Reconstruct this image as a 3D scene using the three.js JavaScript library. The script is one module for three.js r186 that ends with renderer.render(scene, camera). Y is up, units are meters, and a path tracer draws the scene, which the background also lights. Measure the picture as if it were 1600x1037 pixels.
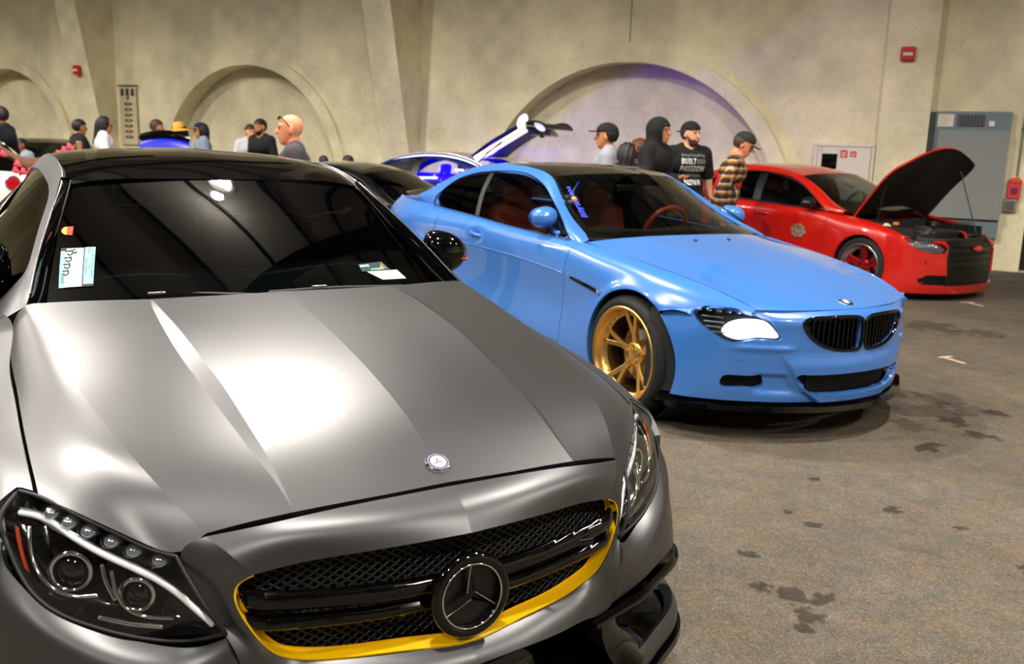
import * as THREE from 'three';
import { mergeGeometries, mergeVertices, toCreasedNormals } from 'three/addons/utils/BufferGeometryUtils.js';
import { RoundedBoxGeometry } from 'three/addons/geometries/RoundedBoxGeometry.js';
import { RectAreaLightUniformsLib } from 'three/addons/lights/RectAreaLightUniformsLib.js';
import { FontLoader } from 'three/addons/loaders/FontLoader.js';
import { TextGeometry } from 'three/addons/geometries/TextGeometry.js';

// ---------------------------------------------------------------- camera, light, exposure
const scene = new THREE.Scene();
const camera = new THREE.PerspectiveCamera(39.9, 1600 / 1037, 0.05, 200);
camera.position.set(0, 1.485, 0);
camera.rotation.set(-0.19846, 0, 0.03188, 'XYZ');
camera.focus = 2.5; camera.userData.fStop = 5; camera.filmGauge = 36;
const renderer = new THREE.WebGLRenderer({ antialias: true });
renderer.toneMapping = THREE.LinearToneMapping;
renderer.toneMappingExposure = 0.24;
renderer.shadowMap.enabled = true;
RectAreaLightUniformsLib.init();
scene.background = new THREE.Color(0x000000);
const fontBold = await new FontLoader().loadAsync('fonts/droid/droid_sans_bold.typeface.json');

// the hall's high-bay lamps: [x, height, z, candela]
const LAMPS = [
  [-1.68, 6.9, -7.33, 740],
  [-5.5, 6.9, -3.31, 740],
  [3.69, 6.9, -4.77, 560],
  [-0.09, 6.9, -0.8, 430],
  [-6.96, 6.9, -9.85, 740],
  [-12.2, 6.9, -12.34, 740],
  [-17.43, 6.9, -14.84, 740],
  [-5.34, 6.9, 3.01, 430],
  [0.16, 6.9, 5.41, 380],
  [5.37, 6.9, 1.47, 430],
  [-10.83, 6.9, -5.93, 560],
  [9.05, 6.9, -2.54, 430],
];
// ---------------------------------------------------------------- helpers
function rng(seed) { let s = seed >>> 0; return () => { s = (s + 0x6D2B79F5) >>> 0; let t = s; t = Math.imul(t ^ (t >>> 15), t | 1); t ^= t + Math.imul(t ^ (t >>> 7), t | 61); return ((t ^ (t >>> 14)) >>> 0) / 4294967296; }; }
const taken = {};
function numbered(n) { if (!(n in taken)) { taken[n] = 0; return n; } taken[n]++; return n + '_' + String(taken[n]).padStart(3, '0'); }
function tag(o, label, category, group, kind) { if (label) o.userData.label = label; if (category) o.userData.category = category; if (group) o.userData.group = group; if (kind) o.userData.kind = kind; return o; }
function thing(name, label, category, [x, y, z] = [0, 0, 0], turn = 0, group) {
  const o = new THREE.Group(); o.name = numbered(name); o.position.set(x, y, z); o.rotation.y = turn; scene.add(o);
  return tag(o, label, category, group);
}
function part(name, geo, mat, parent, label) {
  const m = new THREE.Mesh(geo, mat); m.name = name; m.castShadow = m.receiveShadow = true; parent.add(m);
  if (label) m.userData.label = label; return m;
}
function solo(name, geo, mat, label, category, group, kind) { const m = part(numbered(name), geo, mat, scene); return tag(m, label, category, group, kind); }
function struct(name, geo, mat, label) { return tag(part(name, geo, mat, scene), label || name.replace(/_/g, ' '), null, null, 'structure'); }
const lerp = (a, b, t) => a + (b - a) * t, clamp = (x, a, b) => Math.min(b, Math.max(a, x)), sstep = (a, b, x) => { const t = clamp((x - a) / (b - a), 0, 1); return t * t * (3 - 2 * t); };
const mix3 = (a, b, t) => [lerp(a[0], b[0], t), lerp(a[1], b[1], t), lerp(a[2], b[2], t)];
const add3 = (a, b, k = 1) => [a[0] + b[0] * k, a[1] + b[1] * k, a[2] + b[2] * k];
const v3 = (a) => new THREE.Vector3(a[0], a[1], a[2]);
const interp = (xs, ys, x) => { if (x <= xs[0]) return ys[0]; for (let i = 1; i < xs.length; i++) if (x <= xs[i]) return lerp(ys[i - 1], ys[i], (x - xs[i - 1]) / (xs[i] - xs[i - 1])); return ys[ys.length - 1]; };

// natural cubic spline weights on given knots, split at the break knots
function splineWeights(k, ts, breaks = []) {
  const n = k.length, cuts = [0, ...breaks.filter(b => b > 0 && b < n - 1), n - 1], out = [];
  const segs = [];
  for (let c = 0; c + 1 < cuts.length; c++) {
    const a = cuts[c], m = cuts[c + 1] - a + 1, kk = k.slice(a, a + m);
    const M = [];                                       // second derivatives for each unit value
    for (let e = 0; e < m; e++) {
      const y = kk.map((_, i) => +(i === e)), d = new Array(m).fill(0), cc = new Array(m).fill(0), s2 = new Array(m).fill(0);
      for (let i = 1; i < m - 1; i++) {
        const h0 = kk[i] - kk[i - 1], h1 = kk[i + 1] - kk[i], r = 6 * ((y[i + 1] - y[i]) / h1 - (y[i] - y[i - 1]) / h0), p = 2 * (h0 + h1) - h0 * cc[i - 1];
        cc[i] = h1 / p; d[i] = (r - h0 * d[i - 1]) / p;
      }
      for (let i = m - 2; i > 0; i--) s2[i] = d[i] - cc[i] * s2[i + 1];
      M.push(s2);
    }
    segs.push({ a, m, kk, M });
  }
  for (const [t, ci] of ts) {
    const { a, m, kk, M } = segs[ci]; let i = 0; while (i < m - 2 && t > kk[i + 1]) i++;
    const h = kk[i + 1] - kk[i], A = (kk[i + 1] - t) / h, B = 1 - A, w = new Float64Array(n);
    w[a + i] += A; w[a + i + 1] += B;
    for (let e = 0; e < m; e++) w[a + e] += ((A ** 3 - A) * M[e][i] + (B ** 3 - B) * M[e][i + 1]) * h * h / 6;
    out.push(w);
  }
  return out;
}
const dist3 = (a, b) => Math.hypot(a[0] - b[0], a[1] - b[1], a[2] - b[2]);
// dense points of a spline through given 3D points
function curve(pts, n = 60, closed = false) {
  const c = new THREE.CatmullRomCurve3(pts.map(v3), closed, 'centripetal');
  return c.getSpacedPoints(n).map(p => [p.x, p.y, p.z]);
}
// a surface through a net of control points P[i][j]; creases at rows bu and columns bv
function net(P, { nu = 40, nv = 40, bu = [], bv = [], inside = [-1.4, .5, 0] } = {}) {
  const R = P.length, C = P[0].length, ku = [0], kv = [0];
  for (let i = 1; i < R; i++) { let s = 0; for (let j = 0; j < C; j++) s += dist3(P[i][j], P[i - 1][j]); ku.push(ku[i - 1] + s / C + 1e-4); }
  for (let j = 1; j < C; j++) { let s = 0; for (let i = 0; i < R; i++) s += dist3(P[i][j], P[i][j - 1]); kv.push(kv[j - 1] + s / R + 1e-4); }
  const samples = (k, n, br) => {
    const cuts = [0, ...br.filter(b => b > 0 && b < k.length - 1), k.length - 1], out = [], blocks = []; const L = k[k.length - 1];
    for (let c = 0; c + 1 < cuts.length; c++) {
      const a = k[cuts[c]], b = k[cuts[c + 1]], m = Math.max(2, Math.round(n * (b - a) / L)); blocks.push([out.length, out.length + m]);
      for (let i = 0; i <= m; i++) out.push([lerp(a, b, i / m), c]);
    }
    return [out, blocks];
  };
  const [us, ub] = samples(ku, nu, bu), [vs, vb] = samples(kv, nv, bv);
  const wu = splineWeights(ku, us, bu), wv = splineWeights(kv, vs, bv), na = us.length, nb = vs.length;
  const T = wu.map(w => { const row = []; for (let j = 0; j < C; j++) { let x = 0, y = 0, z = 0; for (let i = 0; i < R; i++) if (w[i]) { x += w[i] * P[i][j][0]; y += w[i] * P[i][j][1]; z += w[i] * P[i][j][2]; } row.push([x, y, z]); } return row; });
  const p = [], n = new Float64Array(na * nb * 3), t = [], idx = [];
  for (let a = 0; a < na; a++) for (let b = 0; b < nb; b++) { let x = 0, y = 0, z = 0; const w = wv[b]; for (let j = 0; j < C; j++) if (w[j]) { x += w[j] * T[a][j][0]; y += w[j] * T[a][j][1]; z += w[j] * T[a][j][2]; } p.push(x, y, z); t.push(us[a][0], vs[b][0]); }
  const at = (a, b) => { const o = (a * nb + b) * 3; return [p[o], p[o + 1], p[o + 2]]; };
  let sum = 0;
  for (const [a0, a1] of ub) for (const [b0, b1] of vb) {
    for (let a = a0; a <= a1; a++) for (let b = b0; b <= b1; b++) {
      const A = at(Math.max(a0, a - 1), b), B = at(Math.min(a1, a + 1), b), E = at(a, Math.max(b0, b - 1)), F = at(a, Math.min(b1, b + 1));
      const u = [B[0] - A[0], B[1] - A[1], B[2] - A[2]], v = [F[0] - E[0], F[1] - E[1], F[2] - E[2]];
      const q = [u[1] * v[2] - u[2] * v[1], u[2] * v[0] - u[0] * v[2], u[0] * v[1] - u[1] * v[0]], l = Math.hypot(...q) || 1, o = (a * nb + b) * 3;
      n[o] = q[0] / l; n[o + 1] = q[1] / l; n[o + 2] = q[2] / l;
      sum += (p[o] - inside[0]) * n[o] * .3 + (p[o + 1] - inside[1]) * n[o + 1] + (p[o + 2] - inside[2]) * n[o + 2];
      if (a < a1 && b < b1) { const i = a * nb + b; idx.push(i, i + nb, i + nb + 1, i, i + nb + 1, i + 1); }
    }
  }
  const md = { p, n: Array.from(n), t, idx };
  if (sum < 0) flip(md);
  md.fn = (u, v) => {                                     // point of the surface at fractions (u, v)
    const a = clamp(u, 0, 1) * (na - 1), b = clamp(v, 0, 1) * (nb - 1), a0 = Math.min(na - 2, a | 0), b0 = Math.min(nb - 2, b | 0);
    return mix3(mix3(at(a0, b0), at(a0, b0 + 1), b - b0), mix3(at(a0 + 1, b0), at(a0 + 1, b0 + 1), b - b0), a - a0);
  };
  return md;
}
function flip(md) { for (let i = 0; i < md.n.length; i++) md.n[i] = -md.n[i]; for (let i = 0; i < md.idx.length; i += 3) { const q = md.idx[i]; md.idx[i] = md.idx[i + 1]; md.idx[i + 1] = q; } return md; }
function mirror(md) { const r = { p: md.p.slice(), n: md.n.slice(), t: md.t.slice(), idx: md.idx.slice() }; for (let i = 2; i < r.p.length; i += 3) { r.p[i] = -r.p[i]; r.n[i] = -r.n[i]; } for (let i = 0; i < r.idx.length; i += 3) { const q = r.idx[i]; r.idx[i] = r.idx[i + 1]; r.idx[i + 1] = q; } return r; }
// half nets (centre column first) to full width
const full = (P) => P.map(r => [...r.slice(1).reverse().map(q => [q[0], q[1], -q[2]]), ...r]);
// keep the part of a surface where the per-vertex value is positive
function clipV(md, f) {
  const r = { p: [], n: [], t: [], idx: [], fn: md.fn }, mp = new Map(), em = new Map(), nv = md.p.length / 3;
  const vert = (i) => { if (mp.has(i)) return mp.get(i); const k = r.p.length / 3; for (let c = 0; c < 3; c++) { r.p.push(md.p[i * 3 + c]); r.n.push(md.n[i * 3 + c]); } r.t.push(md.t[i * 2], md.t[i * 2 + 1]); mp.set(i, k); return k; };
  const cut = (i, j) => {
    const key = i < j ? i * nv + j : j * nv + i; if (em.has(key)) return em.get(key);
    const s = f[i] / (f[i] - f[j]), k = r.p.length / 3;
    for (let c = 0; c < 3; c++) { r.p.push(lerp(md.p[i * 3 + c], md.p[j * 3 + c], s)); r.n.push(lerp(md.n[i * 3 + c], md.n[j * 3 + c], s)); }
    r.t.push(lerp(md.t[i * 2], md.t[j * 2], s), lerp(md.t[i * 2 + 1], md.t[j * 2 + 1], s)); em.set(key, k); return k;
  };
  for (let q = 0; q < md.idx.length; q += 3) {
    const tri = [md.idx[q], md.idx[q + 1], md.idx[q + 2]], poly = [];
    for (let e = 0; e < 3; e++) { const i = tri[e], j = tri[(e + 1) % 3]; if (f[i] > 0) poly.push(vert(i)); if ((f[i] > 0) !== (f[j] > 0)) poly.push(cut(i, j)); }
    for (let k = 2; k < poly.length; k++) r.idx.push(poly[0], poly[k - 1], poly[k]);
  }
  return r;
}
function clipF(md, fn) { const f = []; for (let i = 0; i < md.p.length; i += 3) { let v = fn(md.p[i], md.p[i + 1], md.p[i + 2]); f.push(v === 0 ? 1e-9 : v); } return clipV(md, f); }
// cut along a closed 3D outline laid onto the surface; sign +1 keeps the inside, gap pulls the edge back
function clipC(md, outline, sign = 1, gap = 0) {
  const L = outline.length, uv = outline.map(c => {
    let best = 1e9, bi = 0; for (let i = 0; i < md.p.length; i += 3) { const d = (md.p[i] - c[0]) ** 2 + (md.p[i + 1] - c[1]) ** 2 + (md.p[i + 2] - c[2]) ** 2; if (d < best) { best = d; bi = i / 3; } }
    return bi;
  });
  // refine with neighbouring vertices: inverse-distance weights of the four nearest in parameter space
  const T = uv.map((b, k) => {
    const c = outline[k]; let su = 0, sv = 0, sw = 0, cand = [];
    for (let i = 0; i < md.p.length / 3; i++) { if (Math.abs(md.t[i * 2] - md.t[b * 2]) > .06 || Math.abs(md.t[i * 2 + 1] - md.t[b * 2 + 1]) > .06) continue; cand.push([(md.p[i * 3] - c[0]) ** 2 + (md.p[i * 3 + 1] - c[1]) ** 2 + (md.p[i * 3 + 2] - c[2]) ** 2, i]); }
    cand.sort((x, y) => x[0] - y[0]); const d0 = cand[0][0];
    for (const [d, i] of cand.slice(0, 4)) { const w = 1 / (d - d0 * .98 + 1e-7); su += w * md.t[i * 2]; sv += w * md.t[i * 2 + 1]; sw += w; }
    return [su / sw, sv / sw];
  });
  // smooth the outline in parameter space a little
  for (let it = 0; it < 4; it++) { const S = T.map((q, i) => { const a = T[(i + L - 1) % L], b = T[(i + 1) % L]; return [(a[0] + 2 * q[0] + b[0]) / 4, (a[1] + 2 * q[1] + b[1]) / 4]; }); S.forEach((q, i) => T[i] = q); }
  const f = []; let u0 = 1e9, u1 = -1e9, w0 = 1e9, w1 = -1e9; for (const q of T) { u0 = Math.min(u0, q[0]); u1 = Math.max(u1, q[0]); w0 = Math.min(w0, q[1]); w1 = Math.max(w1, q[1]); }
  for (let i = 0; i < md.p.length / 3; i++) {
    const x = md.t[i * 2], y = md.t[i * 2 + 1]; let ins = false, d = 1e9;
    if (x < u0 - .1 || x > u1 + .1 || y < w0 - .1 || y > w1 + .1) { f.push(-sign * .1); continue; }
    for (let k = 0, j = L - 1; k < L; j = k++) {
      const A = T[k], B = T[j]; if ((A[1] > y) !== (B[1] > y) && x < (B[0] - A[0]) * (y - A[1]) / (B[1] - A[1]) + A[0]) ins = !ins;
      const ex = B[0] - A[0], ey = B[1] - A[1], h = clamp(((x - A[0]) * ex + (y - A[1]) * ey) / (ex * ex + ey * ey + 1e-12), 0, 1); d = Math.min(d, Math.hypot(x - A[0] - ex * h, y - A[1] - ey * h));
    }
    f.push(((ins ? d : -d) * sign - gap) || 1e-9);
  }
  return clipV(md, f);
}
// turn the open edges of a sheet inwards by depth d
function flange(md, d = .012) {
  const key = (i) => Math.round(md.p[i * 3] * 2e4) + ',' + Math.round(md.p[i * 3 + 1] * 2e4) + ',' + Math.round(md.p[i * 3 + 2] * 2e4), K = []; for (let i = 0; i < md.p.length / 3; i++) K.push(key(i));
  const E = new Map(); for (let q = 0; q < md.idx.length; q += 3) for (let e = 0; e < 3; e++) { const i = md.idx[q + e], j = md.idx[q + (e + 1) % 3], k = K[i] < K[j] ? K[i] + '|' + K[j] : K[j] + '|' + K[i]; if (K[i] !== K[j]) E.set(k, E.has(k) ? null : [i, j]); }
  const r = { p: md.p.slice(), n: md.n.slice(), t: md.t.slice(), idx: md.idx.slice(), fn: md.fn };
  for (const e of E.values()) {
    if (!e) continue; const [i, j] = e, P = (k) => [md.p[k * 3], md.p[k * 3 + 1], md.p[k * 3 + 2]], N = (k) => [md.n[k * 3], md.n[k * 3 + 1], md.n[k * 3 + 2]];
    const a = P(i), b = P(j), a2 = add3(a, N(i), -d), b2 = add3(b, N(j), -d), u = add3(b, a, -1), v = N(i), q = [u[1] * v[2] - u[2] * v[1], u[2] * v[0] - u[0] * v[2], u[0] * v[1] - u[1] * v[0]], l = Math.hypot(...q) || 1, o = r.p.length / 3;
    for (const s of [a, b, b2, a2]) { r.p.push(...s); r.n.push(q[0] / l, q[1] / l, q[2] / l); r.t.push(0, 0); }
    r.idx.push(o, o + 2, o + 1, o, o + 3, o + 2);
  }
  return r;
}
function offset(md, d) { const r = { p: md.p.slice(), n: md.n.slice(), t: md.t.slice(), idx: md.idx.slice() }; for (let i = 0; i < r.p.length; i++) r.p[i] += md.n[i] * d; return r; }
function toGeo(md) { const g = new THREE.BufferGeometry(); g.setAttribute('position', new THREE.Float32BufferAttribute(md.p, 3)); g.setAttribute('normal', new THREE.Float32BufferAttribute(md.n, 3)); g.setAttribute('uv', new THREE.Float32BufferAttribute(md.t, 2)); g.setIndex(md.idx); return g; }
function joinMd(...a) { const r = { p: [], n: [], t: [], idx: [] }; for (const m of a) { const o = r.p.length / 3; for (const x of m.p) r.p.push(x); for (const x of m.n) r.n.push(x); for (const x of m.t) r.t.push(x); for (const i of m.idx) r.idx.push(i + o); } return r; }
function merge(list) { const g = mergeGeometries(list.map(x => { const y = x.index ? x.toNonIndexed() : x.clone(); for (const k of Object.keys(y.attributes)) if (!['position', 'normal', 'uv'].includes(k)) y.deleteAttribute(k); if (!y.attributes.uv) y.setAttribute('uv', new THREE.Float32BufferAttribute(new Float32Array(y.attributes.position.count * 2), 2)); return y; })); return g; }
function tube(pts, r, { seg = 40, rad = 10, closed = false, flat = 1, smooth = true } = {}) {
  const c = smooth ? new THREE.CatmullRomCurve3(pts.map(v3), closed, 'centripetal') : (() => { const p = new THREE.CurvePath(); for (let i = 1; i < pts.length; i++) p.add(new THREE.LineCurve3(v3(pts[i - 1]), v3(pts[i]))); return p; })();
  return new THREE.TubeGeometry(c, seg, r, rad, closed);
}
// a tube with its ends closed by round caps
function rod(pts, r, o = {}) { const g = [tube(pts, r, o)]; for (const e of [pts[0], pts[pts.length - 1]]) g.push(new THREE.SphereGeometry(r, 10, 8).translate(...e)); return merge(g); }
function box(w, h, d, x = 0, y = 0, z = 0, r = 0) { const g = r ? new RoundedBoxGeometry(w, h, d, 2, r) : new THREE.BoxGeometry(w, h, d); return g.translate(x, y, z); }
function lathe(pts, seg = 48) { return new THREE.LatheGeometry(pts.map(p => new THREE.Vector2(p[0], p[1])), seg); }
function extrude(pts, depth, { bevel = 0, curveSegments = 8, holes = [], steps = 1 } = {}) {
  const s = pts instanceof THREE.Shape ? pts : new THREE.Shape(pts.map(p => new THREE.Vector2(p[0], p[1])));
  for (const h of holes) s.holes.push(h instanceof THREE.Path ? h : new THREE.Path(h.map(p => new THREE.Vector2(p[0], p[1]))));
  return new THREE.ExtrudeGeometry(s, { depth, steps, curveSegments, bevelEnabled: bevel > 0, bevelSize: bevel, bevelThickness: bevel, bevelSegments: 2 });
}
// a ribbon swept along a path: profile is [[a, b] ...] in (side, up) with given side and up vectors per point
function sweep(path, frames, prof, closedProf = true) {
  const n = path.length, m = prof.length, p = [], idx = [];
  for (let i = 0; i < n; i++) for (let j = 0; j < m; j++) { const [s, u] = frames[i], k = prof[j]; p.push(path[i][0] + s[0] * k[0] + u[0] * k[1], path[i][1] + s[1] * k[0] + u[1] * k[1], path[i][2] + s[2] * k[0] + u[2] * k[1]); }
  const mm = closedProf ? m : m - 1;
  for (let i = 0; i + 1 < n; i++) for (let j = 0; j < mm; j++) { const a = i * m + j, b = i * m + (j + 1) % m, c = a + m, d = b + m; idx.push(a, c, b, b, c, d); }
  const g = new THREE.BufferGeometry(); g.setAttribute('position', new THREE.Float32BufferAttribute(p, 3)); g.setIndex(idx);
  return toCreasedNormals(g, .6);
}
const sub3 = (a, b) => [a[0] - b[0], a[1] - b[1], a[2] - b[2]], norm3 = (a) => { const l = Math.hypot(...a) || 1; return [a[0] / l, a[1] / l, a[2] / l]; }, cross3 = (a, b) => [a[1] * b[2] - a[2] * b[1], a[2] * b[0] - a[0] * b[2], a[0] * b[1] - a[1] * b[0]];
// place a geometry (built around the origin, facing +z) at a point with a facing direction and up
function face(g, at, dir, up = [0, 1, 0]) { const z = norm3(dir), x = norm3(cross3(up, z)), y = cross3(z, x); const m = new THREE.Matrix4().makeBasis(v3(x), v3(y), v3(z)).setPosition(...at); return g.applyMatrix4(m); }

// ---------------------------------------------------------------- textures
function noise2(w, h, cells, seed) {                      // tiling value noise
  const r = rng(seed), g = []; for (let i = 0; i < cells * cells; i++) g.push(r());
  const out = new Float32Array(w * h);
  for (let y = 0; y < h; y++) for (let x = 0; x < w; x++) {
    const fx = x / w * cells, fy = y / h * cells, i = fx | 0, j = fy | 0, u = fx - i, v = fy - j, a = u * u * (3 - 2 * u), b = v * v * (3 - 2 * v), G = (p, q) => g[(q % cells) * cells + p % cells];
    out[y * w + x] = lerp(lerp(G(i, j), G(i + 1, j), a), lerp(G(i, j + 1), G(i + 1, j + 1), a), b);
  }
  return out;
}
function tex(w, h, fn, srgb = true) {
  const d = new Uint8Array(w * h * 4); for (let y = 0; y < h; y++) for (let x = 0; x < w; x++) { const c = fn(x, y), o = (y * w + x) * 4; d[o] = clamp(c[0], 0, 1) * 255; d[o + 1] = clamp(c[1], 0, 1) * 255; d[o + 2] = clamp(c[2], 0, 1) * 255; d[o + 3] = (c[3] === undefined ? 1 : clamp(c[3], 0, 1)) * 255; }
  const t = new THREE.DataTexture(d, w, h, THREE.RGBAFormat); t.wrapS = t.wrapT = THREE.RepeatWrapping; t.magFilter = THREE.LinearFilter; t.minFilter = THREE.LinearMipmapLinearFilter; t.generateMipmaps = true; if (srgb) t.colorSpace = THREE.SRGBColorSpace; t.needsUpdate = true; return t;
}
function canvasTex(w, h, draw) { const c = document.createElement('canvas'); c.width = w; c.height = h; draw(c.getContext('2d'), w, h); const t = new THREE.CanvasTexture(c); t.colorSpace = THREE.SRGBColorSpace; return t; }
const std = (o) => new THREE.MeshStandardMaterial(o), phy = (o) => new THREE.MeshPhysicalMaterial(o);
const M = {
  satin: phy({ color: 0x5c5d5f, metalness: .9, roughness: .38 }),
  gloss: phy({ color: 0x040405, roughness: .05 }),
  blackPlastic: std({ color: 0x121213, roughness: .55 }),
  blackSatin: std({ color: 0x08080a, roughness: .35 }),
  rubber: std({ color: 0x0d0d0e, roughness: .78 }),
  inside: std({ color: 0x171718, roughness: .9 }),
  chrome: std({ color: 0xe6e6ea, metalness: 1, roughness: .07 }),
  steel: std({ color: 0xb9babd, metalness: 1, roughness: .25 }),
  yellow: phy({ color: 0xf2bd00, roughness: .4 }),
  blue: phy({ color: 0x3a76c6, roughness: .28, clearcoat: 1, clearcoatRoughness: .03 }),
  red: phy({ color: 0xb81408, roughness: .3, clearcoat: 1, clearcoatRoughness: .04 }),
  gold: std({ color: 0xf4c674, metalness: 1, roughness: .34 }),
  glass: phy({ color: 0x566060, transmission: 1, roughness: .02, thickness: 0, ior: 1.5 }),
  glassLight: phy({ color: 0xb4bab2, transmission: 1, roughness: .02, thickness: 0, ior: 1.5 }),
  tint: phy({ color: 0x1b1d1f, transmission: 1, roughness: .02, thickness: 0, ior: 1.5 }),
  clear: phy({ color: 0xf6f8fa, transmission: 1, roughness: .01, thickness: 0, ior: 1.5 }),
  amber: phy({ color: 0x9a3208, roughness: .15, clearcoat: 1 }),
  redLens: phy({ color: 0xb00808, roughness: .12, clearcoat: 1 }),
};
// move the points of a surface along x, y, z by a function and rebuild the normals
function displace(md, fn) {
  for (let i = 0; i < md.p.length; i += 3) { const d = fn(md.p[i], md.p[i + 1], md.p[i + 2]); md.p[i] += d[0]; md.p[i + 1] += d[1]; md.p[i + 2] += d[2]; }
  const key = new Map(), id = []; for (let i = 0; i < md.p.length; i += 3) { const k = Math.round(md.p[i] * 1e5) + ',' + Math.round(md.p[i + 1] * 1e5) + ',' + Math.round(md.p[i + 2] * 1e5); if (!key.has(k)) key.set(k, key.size); id.push(key.get(k)); }
  const acc = new Float64Array(key.size * 3);
  for (let q = 0; q < md.idx.length; q += 3) { const [a, b, c] = [md.idx[q], md.idx[q + 1], md.idx[q + 2]].map(i => [md.p[i * 3], md.p[i * 3 + 1], md.p[i * 3 + 2]]), n = cross3(sub3(b, a), sub3(c, a)); for (let e = 0; e < 3; e++) { const o = id[md.idx[q + e]] * 3; acc[o] += n[0]; acc[o + 1] += n[1]; acc[o + 2] += n[2]; } }
  let s = 0; for (let i = 0; i < id.length; i++) s += acc[id[i] * 3] * md.n[i * 3] + acc[id[i] * 3 + 1] * md.n[i * 3 + 1] + acc[id[i] * 3 + 2] * md.n[i * 3 + 2];
  const sg = s < 0 ? -1 : 1; for (let i = 0; i < id.length; i++) { const n = norm3([acc[id[i] * 3] * sg, acc[id[i] * 3 + 1] * sg, acc[id[i] * 3 + 2] * sg]); md.n[i * 3] = n[0]; md.n[i * 3 + 1] = n[1]; md.n[i * 3 + 2] = n[2]; }
  return md;
}
// a flat sheet (w by h grid) laid onto a surface function between four (u, v) corners: top left, top right, bottom right, bottom left
function sheetOn(fn, q, lift, n = 8) {
  const p = [], uv = [], idx = [];
  for (let j = 0; j <= n; j++) for (let i = 0; i <= n; i++) { const a = i / n, b = j / n, u = lerp(lerp(q[0][0], q[1][0], a), lerp(q[3][0], q[2][0], a), b), v = lerp(lerp(q[0][1], q[1][1], a), lerp(q[3][1], q[2][1], a), b), P = add3(fn(u, v), lift); p.push(...P); uv.push(a, 1 - b); if (i < n && j < n) { const k = j * (n + 1) + i; idx.push(k, k + n + 1, k + 1, k + 1, k + n + 1, k + n + 2); } }
  const g = new THREE.BufferGeometry(); g.setAttribute('position', new THREE.Float32BufferAttribute(p, 3)); g.setAttribute('uv', new THREE.Float32BufferAttribute(uv, 2)); g.setIndex(idx); g.computeVertexNormals(); return g;
}
const roundRectPts = (pts, n = 80) => { const c = curve(pts, n, true); c.pop(); return c; };

// a bowed pane: three centre points and three edge points, bottom to top
function glassNet(c, e, o = {}) {
  const lag = (P, s) => [0, 1, 2].map(k => P[0][k] * 2 * (s - .5) * (s - 1) - P[1][k] * 4 * s * (s - 1) + P[2][k] * 2 * s * (s - .5)), rows = [];
  for (let i = 0; i <= 6; i++) { const a = lag(c, i / 6), b = lag(e, i / 6), r = []; for (let j = 0; j <= 12; j++) { const w = j / 6 - 1; r.push([a[0] + (b[0] - a[0]) * w * w, a[1] + (b[1] - a[1]) * w * w, b[2] * w]); } rows.push(r); }
  return net(rows, { nu: 30, nv: 60, ...o });
}

function mirrorGeo(g) { g.scale(1, 1, -1); if (g.index) { const a = g.index.array; for (let i = 0; i < a.length; i += 3) { const t = a[i]; a[i] = a[i + 1]; a[i + 1] = t; } } g.computeVertexNormals(); return g; }
// ---------------------------------------------------------------- the hall (its own frame: x along the long wall, z out of it)
const WA = -25.5 * Math.PI / 180, WO = [7.07, 0, -12.79];
function hallPoint(x, y, z) { return [WO[0] + x * Math.cos(WA) + z * Math.sin(WA), y, WO[2] - x * Math.sin(WA) + z * Math.cos(WA)]; }
function inHall(o) { o.position.set(...WO); o.rotation.y = WA; return o; }
function at(o, x, y, z, turn = 0) { o.position.set(...hallPoint(x, y, z)); o.rotation.y = WA + turn; return o; }
{
  const n1 = noise2(1024, 1024, 6, 11), n2 = noise2(1024, 1024, 31, 12), n3 = noise2(1024, 1024, 128, 13), n4 = noise2(1024, 1024, 512, 14), rr = rng(5);
  const grit = new Float32Array(1024 * 1024).map(() => rr());
  M.floor = std({ roughness: .8, map: tex(1024, 1024, (x, y) => { const i = y * 1024 + x, a = .30 + .06 * (n1[i] - .5) + .04 * (n2[i] - .5) + .04 * (n3[i] - .5) + .11 * (n4[i] - .5) + (grit[i] > .985 ? .25 : grit[i] < .04 ? -.12 : 0) + .10 * (grit[i] - .5), w = .03 * (n2[(i + 77777) % 1048576] - .5); return [a * 1.06 + w, a * .955, a * .80 - w]; }), bumpMap: tex(1024, 1024, (x, y) => { const i = y * 1024 + x, a = .5 * n4[i] + .3 * grit[i] + .2 * n3[i]; return [a, a, a]; }, false), bumpScale: .003 });
  for (const t of [M.floor.map, M.floor.bumpMap]) t.repeat.set(.4, .4);
  const w1 = noise2(1024, 1024, 5, 21), w2 = noise2(1024, 1024, 17, 22), w3 = noise2(1024, 1024, 70, 23), w4 = noise2(1024, 1024, 256, 24);
  M.plaster = std({ roughness: .9, map: tex(1024, 1024, (x, y) => { const i = y * 1024 + x, b = w2[i] * .5 + w3[i] * .5, pit = w3[i] * .6 + w4[i] * .4 < .13 ? -.06 : 0, a = .89 + .13 * (w1[i] - .5) + .10 * (w2[i] - .5) + .03 * (w3[i] - .5) + .03 * (w4[i] - .5) + pit; return [a * .985, a * .95, a * .80]; }), bumpMap: tex(1024, 1024, (x, y) => { const i = y * 1024 + x, a = .4 * w2[i] + .35 * w3[i] + .25 * w4[i]; return [a, a, a]; }, false), bumpScale: .012 });
  for (const t of [M.plaster.map, M.plaster.bumpMap]) t.repeat.set(.21, .21);
  M.ceil = std({ color: 0xa09e96, roughness: .85 }); M.beam = std({ color: 0x17171a, roughness: .6 });
}
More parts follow.
